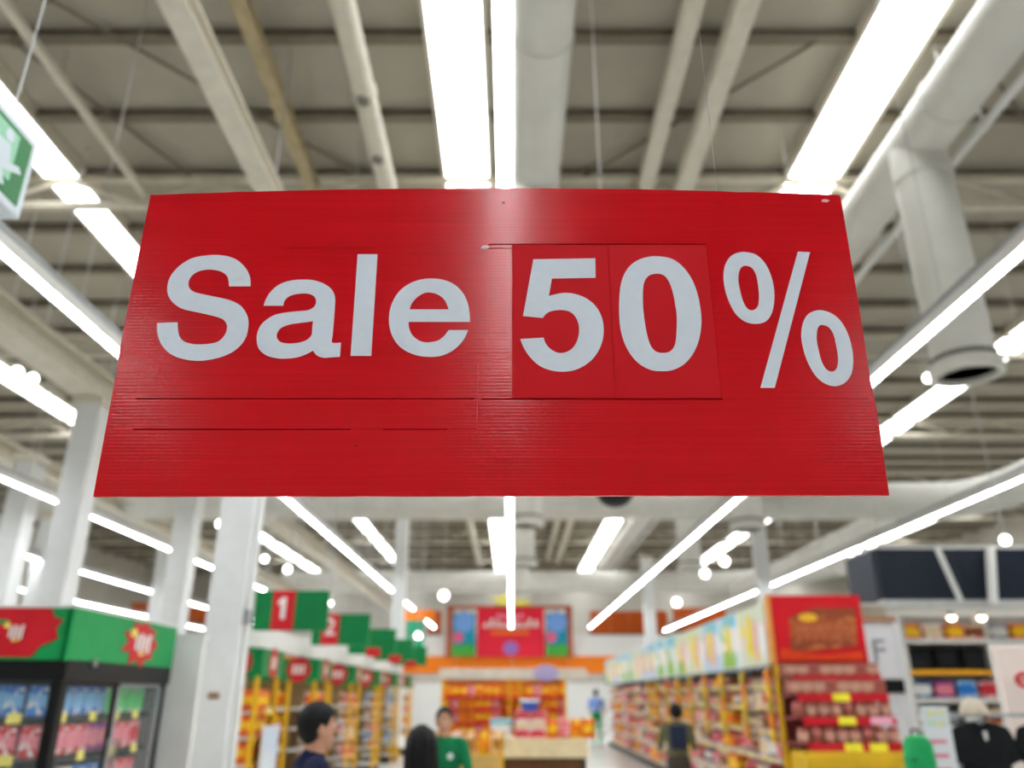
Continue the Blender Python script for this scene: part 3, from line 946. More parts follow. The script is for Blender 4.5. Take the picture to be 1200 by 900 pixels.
for gi in range(6):
    gy = 10.2 + 3.0 * gi
    g = thing('shelf_gondola', 'yellow-posted shelf rack with green header, %s along the aisle signs' % ordn[gi], 'shelf', (GX, gy, 0))
    W = 3.6
    MB().bevbox(-W, 0, .03, GD - .03, 0, .14, .006).build('base', M_dark, g)
    MB().box(-W, -.42, GD / 2 - .02, GD / 2 + .02, .14, 1.82).build('back_panel', M_gback, g)
    MB().box(-.42, -.39, .05, GD - .05, .14, 1.82).build('end_panel', M_gback, g)
    for x, y in ((-.05, 0), (-.05, GD - .05), (-.45, 0), (-1.65, 0), (-2.85, 0)):
        MB().bevbox(x, x + .05, y, y + .05, 0, 1.84, .005).build('upright', M_yellow, g)
    hbd = MB().bevbox(-W, .01, -.03, .0, 1.82, 2.14, .004).build('header_board', M_green, g)
    hbe = MB().bevbox(-.01, .03, -.03, GD + .03, 1.82, 2.14, .004).build('header_board', M_green, g)
    round_badge(hbe, .45, 1.98, .029, 'x', .20)
    for x in (-.28, -1.2, -2.3):
        round_badge(hbd, x, 1.98, -.029, 'y', .20)
    for li, z in enumerate(glv):
        sh = MB().bevbox(-W, -.43, .04, GD / 2 - .02, z - .03, z, .004).build('shelf', M_shelfw, g)
        MB().box(-W, -.43, .02, .04, z - .04, z + .006).build('price_rail', M_white, sh)
        MB().bevbox(-.39, -.02, .06, GD - .06, z - .03, z, .004).build('end_shelf', M_shelfw, sh)
        MB().box(-.02, -.008, .06, GD - .06, z - .04, z + .006).build('price_rail', M_yellow, sh)
        for k in range(2):
            MB().bevbox(-.009, -.003, .2 + .36 * k, .32 + .36 * k, z - .045, z + .012, .001).build('price_tag', M_pyellow if k else M_red, sh)
        c = gprod[gi][li % 3]
        if li >= 1:
            for k in range(3):
                put(('bag_' if gi < 2 else 'carton_') + c, (GX - .12, gy + .2 + k * .25, z - .001), R(90), '%s %s on the %s shelf at the aisle end of the %s yellow rack' % (c, 'snack bag' if gi < 2 else 'carton', shn[4 - li], ordn[gi]), 'snack bag' if gi < 2 else 'carton', 'goods on the rack ends')
            nfront = 4 if gi == 0 else (5 if gi < 3 else 2)
            for k in range(nfront):
                put('bag_' + c, (GX - .60 - k * .23, gy + .17, z - .001), 0, '%s snack bag on the %s front shelf of the %s yellow-posted rack' % (c, shn[4 - li], ordn[gi]), 'snack bag', 'bags on the rack fronts')
            if gi == 0:
                put('bag_orange', (GX - .2, gy + .10, z - .001), 0, 'orange snack bag on the %s shelf at the front corner of the first yellow rack' % shn[4 - li], 'snack bag', 'bags on the rack fronts')
    # items on top of the rack
# pale poster on the first end
po = thing('standing_poster', 'pale blue poster standing at the end of the first rack', 'poster', (GX + .05, 10.42, 0))
MB().bevbox(0, .02, 0, .62, .25, 1.25, .004).build('poster_sheet', print_mat('poster_pale', (196, 210, 226), (206, 214, 222), (226, 200, 204), 3), po)
MB().box(-.005, .025, -.02, .0, 0, 1.27).build('poster_frame', M_white, po)
MB().box(-.005, .025, .62, .64, 0, 1.27).build('poster_frame', M_white, po)
# white bulkhead over the racks
bh = thing('bulkhead', 'long white bulkhead board above the green rack headers', 'bulkhead', (-3.3, 9.3, 2.18))
for k in range(7):
    MB().bevbox(-.08, .0, k * 2.2 + .004, k * 2.2 + 2.196, 0, .27, .006).build('fascia_panel', M_white, bh)
    MB().tube((-.04, k * 2.2 + 1.1, .2), (-.04, k * 2.2 + 1.1, ZC - 2.17), .008, n=6).build('hanger_rod', M_wire, bh)
MB().box(-.06, -.02, 0, 15.4, -.03, .01).build('support_rail', M_steel, bh)
# aisle number signs
for k in range(5):
    y = 10.0 + 3.0 * k
    s_ = thing('aisle_sign', 'hanging green aisle sign with the red number %s panel' % ('one', 'two')[k] if k < 2 else 'hanging green aisle sign over the %s rack' % ordn[k], 'sign', (-2.69, y, 2.33))
    MB().bevbox(-.45, .45, 0, .07, 0, .47, .006).build('sign_board', mat('aisle_green', (8, 112, 58), .4, vary=.05), s_)
    x0 = -.23 if k == 0 else (-.30 if k == 1 else -.1)
    z0 = 0.0 if k < 2 else -.05
    rp_ = MB().bevbox(x0, x0 + .27, -.008, .005, z0, .47 if k < 2 else .12, .002).build('number_panel', M_red, s_)
    if k < 2:
        if k == 0:
            MB().prism([(x0 + .11, .13), (x0 + .165, .13), (x0 + .165, .39), (x0 + .125, .39), (x0 + .07, .34), (x0 + .07, .29), (x0 + .11, .315)], 'y', -.013, -.005).build('number', M_white, rp_)
        else:
            link('number', text_mesh('number', '2', .36, .006, M_white, .004), rp_, (x0 + .135, -.010, .26))
    for x in (-.35, .35):
        MB().tube((x, .035, .46), (x, .035, ZC - 2.33), .006, n=6).build('hanger_wire', M_wire, s_)
# tall teal sign with an orange cap
p0, p1 = at(475, 770, 30), at(497, 727, 30)
ts = thing('hanging_banner', 'tall teal green banner with an orange top bar hanging by the far column', 'banner', (p0.x, 30, p0.z))
wv, hv = p1.x - p0.x, p1.z - p0.z
MB().bevbox(0, wv, 0, .08, 0, hv, .01).build('banner_cloth', mat('teal_cloth', (26, 150, 112), .6), ts)
MB().bevbox(-.1, wv + .35, -.02, .1, hv, hv + .38, .01).build('top_bar', M_orange, ts)
MB().box(wv * .3, wv * .5, -.01, .01, .3, .7).build('white_stroke', M_white, ts)
for x in (.1, wv - .1):
    MB().tube((x, .04, hv), (x, .04, ZC - p0.z), .01, n=6).build('hanger_wire', M_wire, ts)

# ------------------------------------------------------------------ far partition with orange fascia and red banner
FY = 45.0
def zat(py, Y): return at(600, py, Y).z
def xat(px, py, Y): return at(px, py, Y).x
pw = thing('back_partition', 'white partition wall with an orange fascia across the far end of the aisles', 'partition', (0, FY, 0))
zo0, zo1 = zat(789, FY), zat(769, FY)
xl, xr = -15, 15
for k in range(10):
    x0, x1 = xl + k * 3.0 + .01, xl + k * 3.0 + 2.99
    MB().bevbox(x0, x1, 0, .15, 0, zat(744, FY), .01).build('wall_panel', M_white, pw)
    MB().bevbox(x0, x1, -.12, .02, zo0, zo1, .01).build('orange_fascia', M_orange, pw)
    MB().bevbox(x0, x1, -.06, .02, zat(800, FY), zo0 - .03, .01).build('grey_fascia', mat('grey_fascia', (186, 180, 172), .6), pw)
# orange upper panels on the roof truss line behind
def upper(px0, px1, py0, py1, Y, label):
    a, b = at(px0, py1, Y), at(px1, py0, Y)
    t = thing('upper_panel', label, 'panel', (a.x, Y, 0))
    w, n = b.x - a.x, 4
    for k in range(n):
        MB().bevbox(w * k / n + .01, w * (k + 1) / n - .01, 0, .12, a.z, b.z, .01).build('orange_board', mat('orange_board', (206, 92, 26), .6), t)
    MB().box(-.05, w + .05, -.05, .17, a.z - .15, a.z).build('bottom_rail', mat('rail_brown', (120, 70, 44), .6), t)
    for x in (.1, w / 2, w - .1):
        MB().box(x - .06, x + .06, .1, .2, 0, a.z).build('post', M_beam, t)
upper(692, 782, 716, 742, 47, 'orange upper panel beyond the aisle with the shelf wall')
upper(790, 850, 712, 738, 47.5, 'orange upper panel above the picture boards')
upper(150, 245, 706, 728, 47, 'orange upper panel above the freezer header')
upper(500, 518, 716, 742, 47, 'narrow orange upper panel beside the red banner')
# dark shelves high behind: racking stock on the rear wall
# red banner with teal side panels
bz0, bz1 = zat(770, 44.5), zat(712, 44.5)
bx0, bx1 = xat(559, 740, 44.5), xat(638, 740, 44.5)
bn = thing('banner_board', 'large red banner with white lettering between teal picture panels', 'banner', (0, 44.5, bz0))
hB = bz1 - bz0
MB().bevbox(bx0, bx1, 0, .2, 0, hB, .01).build('red_panel', mat('banner_red', (214, 30, 54), .5, vary=.06), bn)
M_teal = mat('banner_teal', (16, 140, 168), .5, vary=.06)
M_brick = mat('banner_frame', (170, 84, 52), .6)
for px0, px1 in ((530, 557), (640, 665)):
    x0, x1 = xat(px0, 740, 44.5), xat(px1, 740, 44.5)
    sp = MB().bevbox(x0, x1, .02, .16, .1, hB - .3, .01).build('side_panel', M_teal, bn)
    xm = (x0 + x1) / 2
    MB().prism([(xm + a, hB - .75 + b) for a, b in star(8, .62, .5)], 'y', -.005, .03).build('blue_cloud', mat('cloud_blue', (116, 160, 222), .5), sp)
    MB().prism([(x0, .05), (x1, .05), (x1, .5), (xm + .3, .75), (xm - .2, .55), (x0, .7)], 'y', -.005, .03).build('green_hill', mat('hill_green', (70, 160, 60), .5), sp)
    MB().prism([(xm - .3 + a, 1.0 + b) for a, b in star(6, .36, .2)], 'y', -.012, .03).build('pink_flower', mat('flower_pink', (232, 90, 130), .5), sp)
x0, x1 = xat(523, 740, 44.5), xat(671, 740, 44.5)
MB().box(x0, x0 + .35, .05, .22, 0, hB).build('frame_side', M_brick, bn)
MB().box(x1 - .35, x1, .05, .22, 0, hB).build('frame_side', M_brick, bn)
MB().box(x0, x1, .05, .22, hB - .05, hB + .12).build('frame_top', M_brick, bn)
cx = (bx0 + bx1) / 2
for x in (bx0 + .3, bx1 - .3):
    MB().tube((x, .12, hB), (x, .12, ZC - bz0), .02, n=6).build('hanger_rod', M_wire, bn)
# lettering strokes (too far to read): one small line, one large slanted line, one amber line
for k in range(5):
    MB().prism([(cx - .75 + k * .3, hB * .78), (cx - .56 + k * .3, hB * .78), (cx - .54 + k * .3, hB * .87), (cx - .73 + k * .3, hB * .87)], 'y', -.02, .02).build('pink_stroke', mat('stroke_pink', (240, 150, 175), .5), bn)
for k in range(9):
    h0 = .26 + .10 * ((k * 5) % 3)
    x = cx - 1.5 + k * .34
    z = hB * .585 + .03 * math.sin(k)
    MB().prism([(x, z), (x + .16, z), (x + .25, z + h0), (x + .09, z + h0)], 'y', -.02, .02).build('white_stroke', M_white, bn)
    MB().prism([(x + .1, z), (x + .3, z + .02), (x + .3, z + .1), (x + .1, z + .08)], 'y', -.02, .02).build('white_stroke', M_white, bn)
for k in range(6):
    MB().prism([(cx - 1.0 + k * .34, hB * .45), (cx - .74 + k * .34, hB * .45), (cx - .74 + k * .34, hB * .53), (cx - 1.0 + k * .34, hB * .53)], 'y', -.02, .02).build('amber_stroke', M_orange, bn)
MB().prism([(cx + a, .45 + b) for a, b in ellipse(.42, .36)], 'y', -.02, .02).build('round_emblem', mat('emblem_lilac', (150, 110, 180), .5), bn)
MB().prism([(cx + .0 + a, hB + .25 + b) for a, b in star(7, .75, .45, 0, 1.6)], 'y', .05, .15).build('yellow_crest', M_pyellow, bn)

# ------------------------------------------------------------------ promotion wall of orange bags, tables, cage
PY = 24.0
pr = thing('promotion_rack', 'wide promotion rack filled with orange and yellow bags before the red banner', 'rack', (0, PY, 0))
x0, x1 = xat(517, 830, PY), xat(664, 830, PY)
MB().bevbox(x0, x1, .32, .4, 0, 2.2, .01).build('back_board', mat('rack_back_orange', (232, 136, 40), .6), pr)
MB().bevbox(x0, x1, -.1, .4, 0, .2, .01).build('base', M_yellow, pr)
hd = MB().bevbox(x0 - .1, x1 + .6, .1, .4, 2.02, 2.32, .01).build('header_board', mat('header_beige', (206, 196, 182), .6), pr)
MB().prism([(xat(640, 800, PY) + a, 2.2 + b) for a, b in ellipse(.36, .22)], 'y', .04, .12).build('lilac_badge', mat('badge_lilac', (168, 156, 196), .5), hd)
plv = [.22, .56, .90, 1.24, 1.56]
for z in plv:
    sh = MB().bevbox(x0, x1, -.06, .34, z - .03, z, .004).build('shelf', M_yellow, pr)
    MB().box(x0, x1, -.075, -.06, z - .05, z + .02).build('price_rail', M_red, sh)
for x in (x0, x1 - .06, xat(596, 830, PY), xat(608, 830, PY)):
    MB().bevbox(x, x + .06, -.08, -.02, 0, 2.05, .005).build('upright', M_yellow, pr)
x = x0 + .12
gap0, gap1 = xat(590, 830, PY), xat(612, 830, PY)
i = 0
while x < x1 - .1:
    for li, z in enumerate(plv):
        if gap0 < x < gap1: continue
        c = ('orange', 'orange', 'yellow', 'red', 'orange', 'yellow')[(i * 2 + (li // 2) + i // 3) % 6]
        if li == 0: c = 'orange'
        put('bag_' + c, (x, PY + .1, z - .001), 0, '%s bag on the %s shelf of the wide promotion rack before the red banner' % (c, shn[4 - li]), 'snack bag', 'bags on the promotion rack', s=(1.05, 1.2, 1.25))
    x += .235; i += 1
# stack of white and red boxes with round tubs in front of the rack
def tub(px, py, Y, r, h, m1, m2, label):
    p = at(px, py, Y)
    o = MB().lathe([(r * .8, 0, 0), (r, h * .8, 0), (r * 1.06, h * .82, 1), (r * 1.06, h, 1), (r * .9, h * 1.04, 1)], n=18).build('tub', [m1, m2], None, True)
    o.location = (p.x, Y, p.z)
    return tag(o, label, 'tub')
def table(x0, x1, y0, y1, z, label, cloth):
    t = thing('promotion_table', label, 'table', ((x0 + x1) / 2, (y0 + y1) / 2, 0))
    w, d = (x1 - x0) / 2, (y1 - y0) / 2
    MB().bevbox(-w, w, -d, d, z - .04, z, .01).build('table_top', cloth, t)
    MB().bevbox(-w + .01, w - .01, -d + .01, d - .01, z - .3, z - .035, .01).build('cloth_skirt', cloth, t)
    for sx in (-1, 1):
        for sy in (-1, 1):
            MB().bevbox(sx * (w - .08) - .03, sx * (w - .08) + .03, sy * (d - .08) - .03, sy * (d - .08) + .03, 0, z - .2, .005).build('leg', M_dark, t)
    MB().bevbox(-w + .06, w - .06, -d + .06, d - .06, .05, z - .32, .01).build('stock_box', mat('carton_dark', (92, 60, 36), .8), t)
    return t
TY = 15.0
tz = .90
ta = xat(572, 870, TY); tb = xat(690, 870, TY)
table(ta, tb, TY, TY + 1.1, tz, 'cream skirted promotion table with stacked boxes', mat('cloth_cream', (226, 210, 170), .8))
bxw = .26
for r_ in range(3):
    for k in range(2):
        o = put('carton_' + ('pink', 'white', 'pink', 'red')[r_], (ta + .60 + k * .27, TY + .25, tz + r_ * .149 - .001), 0, '%s box in the stack on the cream table, %s layer' % (('pink', 'white', 'pink', 'red')[r_], ('bottom', 'middle', 'top')[r_]), 'carton', 'boxes stacked on the cream table', s=(1.55, 1.6, .74))
cl = ['orange', 'red', 'yellow', 'orange', 'yellow', 'red']
for k in range(4):
    for r_ in range(2):
        put('bag_' + cl[(k + r_) % 6], (ta + 1.12 + k * .215, TY + .22 + r_ * .3, tz - .001), 0, '%s bag standing on the cream promotion table' % cl[(k + r_) % 6], 'snack bag', 'bags on the cream table', s=(1, 1, 1.25))
o = tub(582, 861, TY + .3, .20, .30, mat('tub_white', (222, 230, 232), .4), mat('tub_teal', (110, 176, 190), .4), 'round white tub with teal lid beside the stacked boxes')
o.location.z = tz - .001; o.location.x = ta + .23
o = tub(600, 835, TY + .7, .22, .34, mat('tub_blue', (60, 84, 176), .4), mat('tub_white', (222, 230, 232), .4), 'blue tub with white lid on top of the stacked boxes')
o.location.z = tz + 3 * .149 - .004; o.location.x = ta + .73; o.location.y = TY + .25; o.scale = (.8, .8, .55)
# yellow wire cage
ca, cb = xat(507, 880, 13.6), xat(588, 880, 13.6)
cg = thing('wire_cage', 'yellow wire cage bin full of cream bags beside the cream table', 'cage', (ca, 13.6, 0))
w = cb - ca
for x in (0, w):
    for y in (0, .8):
        MB().tube((x, y, 0), (x, y, 1.05), .02, n=8).build('corner_post', M_yellow, cg)
for z in (.15, .35, .55, .75, .9, 1.04):
    MB().tube((0, 0, z), (w, 0, z), .009, n=6).tube((0, .8, z), (w, .8, z), .009, n=6).tube((0, 0, z), (0, .8, z), .009, n=6).tube((w, 0, z), (w, .8, z), .009, n=6).build('wire_hoop', M_yellow, cg)
for k in range(1, 12):
    MB().tube((w * k / 12, 0, .1), (w * k / 12, 0, 1.04), .008, n=6).build('wire', M_yellow, cg)
MB().bevbox(.01, w - .01, .01, .79, .12, .15, .004).build('cage_floor', M_yellow, cg)
MB().bevbox(.03, w - .03, .05, .77, .14, .72, .01).build('liner_box', mat('cage_liner', (200, 176, 120), .8), cg)
for k in range(5):
    for r_ in range(2):
        put('bag_' + ('cream', 'white', 'cream', 'yellow', 'cream')[k], (ca + .12 + k * .225, 13.6 + .22 + r_ * .34, .719), 0, '%s bag standing up in the yellow wire cage' % ('cream', 'white', 'cream', 'yellow', 'cream')[k], 'snack bag', 'bags in the wire cage', s=(.95, 1, 1.35))
# pallet display with banner post at the aisle mouth
pp = at(505, 745, 43)

# ------------------------------------------------------------------ long shelf wall
RX, RY0, RY1 = 3.3, 10.85, 30.05
BAY = 1.2
nb = int((RY1 - RY0) / BAY)
rl = [.16, .50, .84, 1.16, 1.46, 1.72]
M_rback = mat('shelf_back', (150, 140, 128), .7)
M_sfront = mat('shelf_front', (206, 186, 160), .5)
pics = [print_mat('picture_a', (170, 208, 214), (206, 216, 210), (150, 190, 90), 2.2), print_mat('picture_b', (206, 214, 190), (222, 204, 190), (226, 210, 70), 2.4),
        print_mat('picture_c', (180, 210, 228), (222, 228, 230), (214, 176, 180), 2.0), print_mat('picture_d', (214, 224, 226), (232, 228, 220), (160, 200, 150), 2.6)]
fr_me = MB().box(0, .025, 0, BAY, 0, .03).mesh('header_rail', mat('rail_bluegrey', (120, 134, 146), .5))
up_me = MB().bevbox(-.07, .02, 0, .035, 0, 1.93, .004).mesh('side_panel', M_yellow)
bk_me = MB().box(.0, .03, 0, BAY, .1, 1.93).mesh('back_panel', M_rback)
bs_me = MB().bevbox(-.52, .0, .01, BAY - .01, 0, .13, .005).mesh('base', M_dark)
sf_me = MB().bevbox(-.46, 0, .037, BAY - .003, -.03, 0, .004).mesh('shelf', M_shelfw)
pr_me = MB().box(-.475, -.458, .037, BAY - .003, -.045, .01).mesh('price_rail', M_sfront)
tp_me = MB().bevbox(-.54, .03, 0, BAY, 1.93, 1.97, .004).mesh('top_board', mat('rail_bluegrey', (120, 134, 146), .5))
tg_me = MB().bevbox(-.482, -.474, -.05, .05, -.05, .015, .002).mesh('price_tag', M_pyellow)
hp_me = [MB().bevbox(-.54, -.50, .004, BAY - .004, 1.97, 2.74, .006).mesh('picture_board', m) for m in pics]
hx_me = [MB().prism([(.15 + a * .1, 2.25 + b) for a, b in ellipse(1.2, .24)], 'x', -.545, -.535).mesh('picture_shape', mat('shape_white', (232, 236, 238), .5)),
         MB().prism([(.7 + a, 2.4 + b) for a, b in ellipse(.16, .26)], 'x', -.545, -.535).mesh('picture_shape', mat('shape_yellow', (226, 206, 60), .5)),
         MB().prism([(.35, 1.99), (1.1, 1.99), (1.0, 2.25), (.6, 2.2)], 'x', -.545, -.535).mesh('picture_shape', mat('shape_green', (140, 184, 74), .5)),
         MB().prism([(.45 + a, 2.3 + b) for a, b in ellipse(.11, .3)], 'x', -.545, -.535).mesh('picture_shape', mat('shape_rose', (222, 176, 176), .5)),
         MB().prism([(.2, 2.55), (1.0, 2.6), (1.0, 2.73), (.2, 2.73)], 'x', -.545, -.535).mesh('picture_shape', mat('shape_blue', (120, 196, 214), .5))]
bayn = ['next to the red header rack', 'second from the red header rack', 'third from the red header rack', 'fourth from the red header rack', 'fifth from the red header rack', 'sixth from the red header rack',
        'seventh from the red header rack', 'eighth from the red header rack', 'eighth from the far end', 'seventh from the far end', 'sixth from the far end', 'fifth from the far end', 'fourth from the far end', 'third from the far end', 'second from the far end', 'at the far end']
seq = ['maroon', 'pink', 'white', 'brown', 'maroon', 'white', 'red', 'grey', 'white', 'pink', 'purple', 'cream']
for bi in range(nb):
    y0 = RY0 + bi * BAY
    t = thing('shelf_bay', 'bay of the long shelf wall with picture board, %s' % bayn[min(bi, 15)], 'shelf', (RX + .55, y0, 0))
    link('base', bs_me, t); link('back_panel', bk_me, t); link('side_panel', up_me, t); link('top_board', tp_me, t)
    pb = link('picture_board', hp_me[(bi * 3 + bi // 4) % 4 if bi > 0 else 1], t)
    for k in range(2 if bi > 5 else 3):
        link('picture_shape', hx_me[(bi * 2 + k * 2 + (bi == 0)) % 5], pb)
    for li, z in enumerate(rl):
        sh = link('shelf', sf_me, t, (0, 0, z))
        link('price_rail', pr_me, sh)
        if li > 1 and bi < 8:
            link('price_tag', tg_me, sh, (0, .3 + .13 * ((bi + li) % 3), 0)); link('price_tag', tg_me, sh, (0, .85, 0))
        n = 6 if bi < 6 and li > 1 else 4
        for k in range(n):
            c = seq[(bi * 5 + li * 3 + k // 2) % len(seq)]
            if bi % 3 == 2: c = ('yellow', 'orange', 'cream')[(li + k // 2) % 3]
            kind = ('carton_', 'bag_', 'jar_', 'bottle_')[(bi + li * 2) % 4]
            top = (rl + [1.93])[li + 1] - .045
            h = PROD[kind + c][4]
            sz = min((top - z) * .9 / h, 1.35)
            sw = ((BAY - .08) / n) / PROD[kind + c][2] * .93
            nm = {'carton_': 'carton', 'bag_': 'snack bag', 'jar_': 'jar', 'bottle_': 'bottle'}[kind]
            put(kind + c, (RX + .55 - .27, y0 + .09 + (BAY - .1) * (k + .5) / n, z - .001), R(-90),
                '%s %s on the %s shelf, wall bay %s' % (c, nm, shn[5 - li], bayn[min(bi, 15)]), nm, '%ss on the long shelf wall' % nm, s=(sw, 2.6 if kind == 'carton_' else (3.0 if kind == 'bag_' else min(sw, 1.6)), sz))
# yellow strips of hanging clip goods at the bay fronts
for bi in range(0, 9):
    y0 = RY0 + bi * BAY
    t = thing('clip_strip', 'yellow hanging strip of snack packets at the shelf bay %s' % bayn[bi], 'clip strip', (RX + .01, y0 + .02, 1.02))
    MB().bevbox(-.02, .01, -.02, .04, 0, .92, .004).build('strip', M_yellow, t)
    for k in range(5):
        MB().bevbox(-.05, -.018, -.06, .08, .03 + k * .175, .185 + k * .175, .008).build('packet', mat('packet_' + ('yellow', 'orange', 'olive')[(k + bi) % 3], ((236, 190, 40), (232, 140, 36), (196, 176, 50))[(k + bi) % 3], .4), t)

# ------------------------------------------------------------------ red end rack
ec = thing('end_rack', 'end rack with large red header board, red price strips and yellow base', 'rack', (3.2, 9.75, 0))
EW = 1.14
MB().bevbox(0, EW, .35, .95, 0, .1, .005).build('base', M_dark, ec)
MB().bevbox(0, EW, .55, .62, .1, 1.97, .005).build('back_panel', mat('rack_maroon', (130, 60, 58), .6), ec)
hb = MB().bevbox(.02, EW + .01, .48, .56, 1.97, 2.77, .01).build('header_board', mat('rack_red', (196, 20, 32), .4, vary=.08, scale=2), ec)
MB().bevbox(-.015, .022, .46, .58, 1.95, 2.78, .004).build('side_trim', mat('trim_gold', (214, 140, 60), .5), hb)
M_brownp = print_mat('emblem_brown', (140, 66, 40), (168, 84, 44), (182, 110, 60), 5)
MB().prism([(.22, 2.10), (1.02, 2.16), (1.08, 2.62), (.55, 2.62), (.24, 2.50)], 'y', .472, .484).build('brown_emblem', M_brownp, hb)
for k in range(7):
    MB().prism([(.30 + k * .10, 2.22 + .02 * (k % 2)), (.36 + k * .10, 2.22), (.39 + k * .10, 2.40), (.33 + k * .10, 2.42)], 'y', .466, .476).build('copper_stroke', mat('copper_stroke', (172, 92, 60), .4), hb)
MB().prism([(.47 + a, 2.50 + b) for a, b in ellipse(.12, .05)], 'y', .462, .475).build('gold_oval', mat('gold_oval', (230, 180, 50), .4), hb)
MB().prism([(.07, 2.0), (1.1, 2.0), (1.08, 2.1), (.6, 2.06), (.1, 2.14)], 'y', .472, .484).build('orange_flash', mat('flash_orange', (220, 66, 26), .4), hb)
for c_, a_, b_, l_ in (('choc', (138, 72, 56), (170, 100, 84), (196, 150, 130)), ('rose', (168, 84, 84), (190, 120, 110), (150, 84, 70))):
    m_ = print_mat('pack_' + c_, a_, b_, l_, 5); ml_ = mat('label_' + c_, l_, .45)
    carton('carton_' + c_, .17, .12, .20, m_, ml_)
    jar('jar_' + c_, .055, .16, m_, ml_, mat('lid_' + c_, a_, .4))
cname = {'choc': 'brown', 'rose': 'rose brown'}
elv = [1.10, 1.37, 1.62, 1.82]
for li, z in enumerate(elv):
    w0 = .02 + .0 * li; dpt = .0 + .08 * li
    xe = EW + .06 - .015 * li
    sh = MB().bevbox(w0, xe, dpt, .56, z - .03, z, .004).build('shelf', mat('rack_maroon', (130, 60, 58), .6), ec)
    st = MB().box(w0 + .1, xe, dpt - .012, dpt, z - .085, z + .005).build('price_strip', M_red, sh)
    if li < 3:
        for k, xx in enumerate((.52, .80) if li == 0 else (.52,)):
            MB().bevbox(xx, xx + .2, dpt - .02, dpt - .01, z - .085, z + .005, .002).build('yellow_tag', mat('rack_tag', (240, 226, 60), .5), st)
        if li == 1:
            MB().bevbox(xe - .3, xe - .05, dpt - .02, dpt - .01, z - .08, z, .002).build('pink_tag', mat('rack_tag_pink', (236, 170, 190), .5), st)
    n = 8
    for k in range(n):
        c = ('choc', 'rose', 'choc', 'choc')[(k + li) % 4]
        kind = 'jar_' if li in (0, 1) else 'carton_'
        put(kind + c, (3.2 + w0 + .09 + (xe - w0 - .1) * k / (n - .6), 9.75 + dpt + .1, z - .001), 0, '%s %s on the %s tier of the red header rack' % (cname[c], 'jar' if li < 2 else 'carton', ('lowest', 'second', 'third', 'top')[li]), 'jar' if li < 2 else 'carton', 'goods on the red rack', s=((1.2, 1.2, 1.05) if li < 2 else (.9, 1, .80 if li == 2 else .7)))
for x in (0.0, EW - .03):
    MB().bevbox(x, x + .05, .5, .62, 0, 1.97, .005).build('upright', M_yellow, ec)
bb = MB().bevbox(.05, EW + .04, -.06, .5, 0, .99, .02).build('yellow_bin', mat('bin_yellow', (206, 166, 34), .5), ec)
for z in (.88, .78, .66):
    MB().box(.06, EW + .03, -.07, -.055, z, z + .03).build('bin_rib', MATS['bin_yellow'], bb)
MB().bevbox(.07, EW + .02, -.02, .48, .98, 1.02, .005).build('bin_lid', MATS['bin_yellow'], bb)

# ------------------------------------------------------------------ dark blue shop wall and the stall under it
NY = 12.6
q0, q1 = at(1035, 703, NY), at(1035, 643, NY)
nv = thing('shop_fascia', 'dark navy shop fascia on white posts above the stall', 'fascia', (q0.x, NY, 0))
M_navy = mat('navy_board', (26, 34, 46), .5, vary=.1)
for k in range(6):
    MB().bevbox(k * 1.3 + .004, k * 1.3 + 1.296, 0, .1, q0.z, q1.z, .006).build('fascia_board', M_navy, nv)
for k in range(1):
    MB().bevbox(-.02, .08, .1 + k * .9, .1 + (k + 1) * 1.05 - .008, q0.z, q1.z, .006).build('side_board', M_navy, nv)
MB().box(-.02, 7.9, -.02, .12, q0.z - .12, q0.z).build('bottom_rail', mat('rail_grey', (190, 190, 186), .5), nv)
MB().box(-.02, 7.9, -.02, .12, q1.z, q1.z + .04).build('top_rail', M_white, nv)
def strut(a, b, r, nm='post'):
    MB().tube(Vector(a) - Vector((q0.x, NY, 0)), Vector(b) - Vector((q0.x, NY, 0)), r, n=10).build(nm, M_white, nv, True)
strut(at(1164, 707, NY - .2), at(1160, 640, NY - .2), .07, 'brace')
strut(at(1097, 640, NY - .2), at(1126, 704, NY - .2), .04, 'brace')
strut(at(1012, 640, NY + .9), at(1022, 703, NY + .9), .055, 'brace')
strut((q0.x + .1, NY + 1.15, 0), (q0.x + .1, NY + 1.15, q1.z), .05)
strut((q0.x + 7.5, NY - .1, 0), (q0.x + 7.5, NY - .1, q1.z), .06)

# back wall shelving of the stall
SY_ = 13.6
sx0 = xat(1062, 770, SY_)
sw_ = thing('stall_shelving', 'grey stall shelving under the navy fascia with black boxes and small goods', 'shelf', (sx0, SY_, 0))
SWD = 4.2
MB().bevbox(0, SWD, .4, .46, 0, 2.85, .01).build('back_panel', mat('stall_back', (168, 166, 162), .6), sw_)
for x in (0, 1.38, 2.78, SWD - .05):
    MB().bevbox(x, x + .05, 0, .42, 0, 2.85, .006).build('upright', M_shelfw, sw_)
slv = [.3, .75, 1.16, 1.56, 1.98, 2.46]
for z in slv:
    sh = MB().bevbox(.02, SWD - .02, -.02, .4, z - .05, z, .006).build('shelf', M_white if z > 2.4 else M_shelfw, sw_)
    MB().box(.02, SWD - .02, -.035, -.02, z - .07, z + .005).build('shelf_edge', M_white if z > 2.4 else (mat('edge_amber', (240, 170, 40), .5) if 1.9 < z < 2.1 else M_shelfw), sh)
carton('carton_jet', .17, .12, .20, M_black, mat('jet_label', (30, 32, 36), .4))
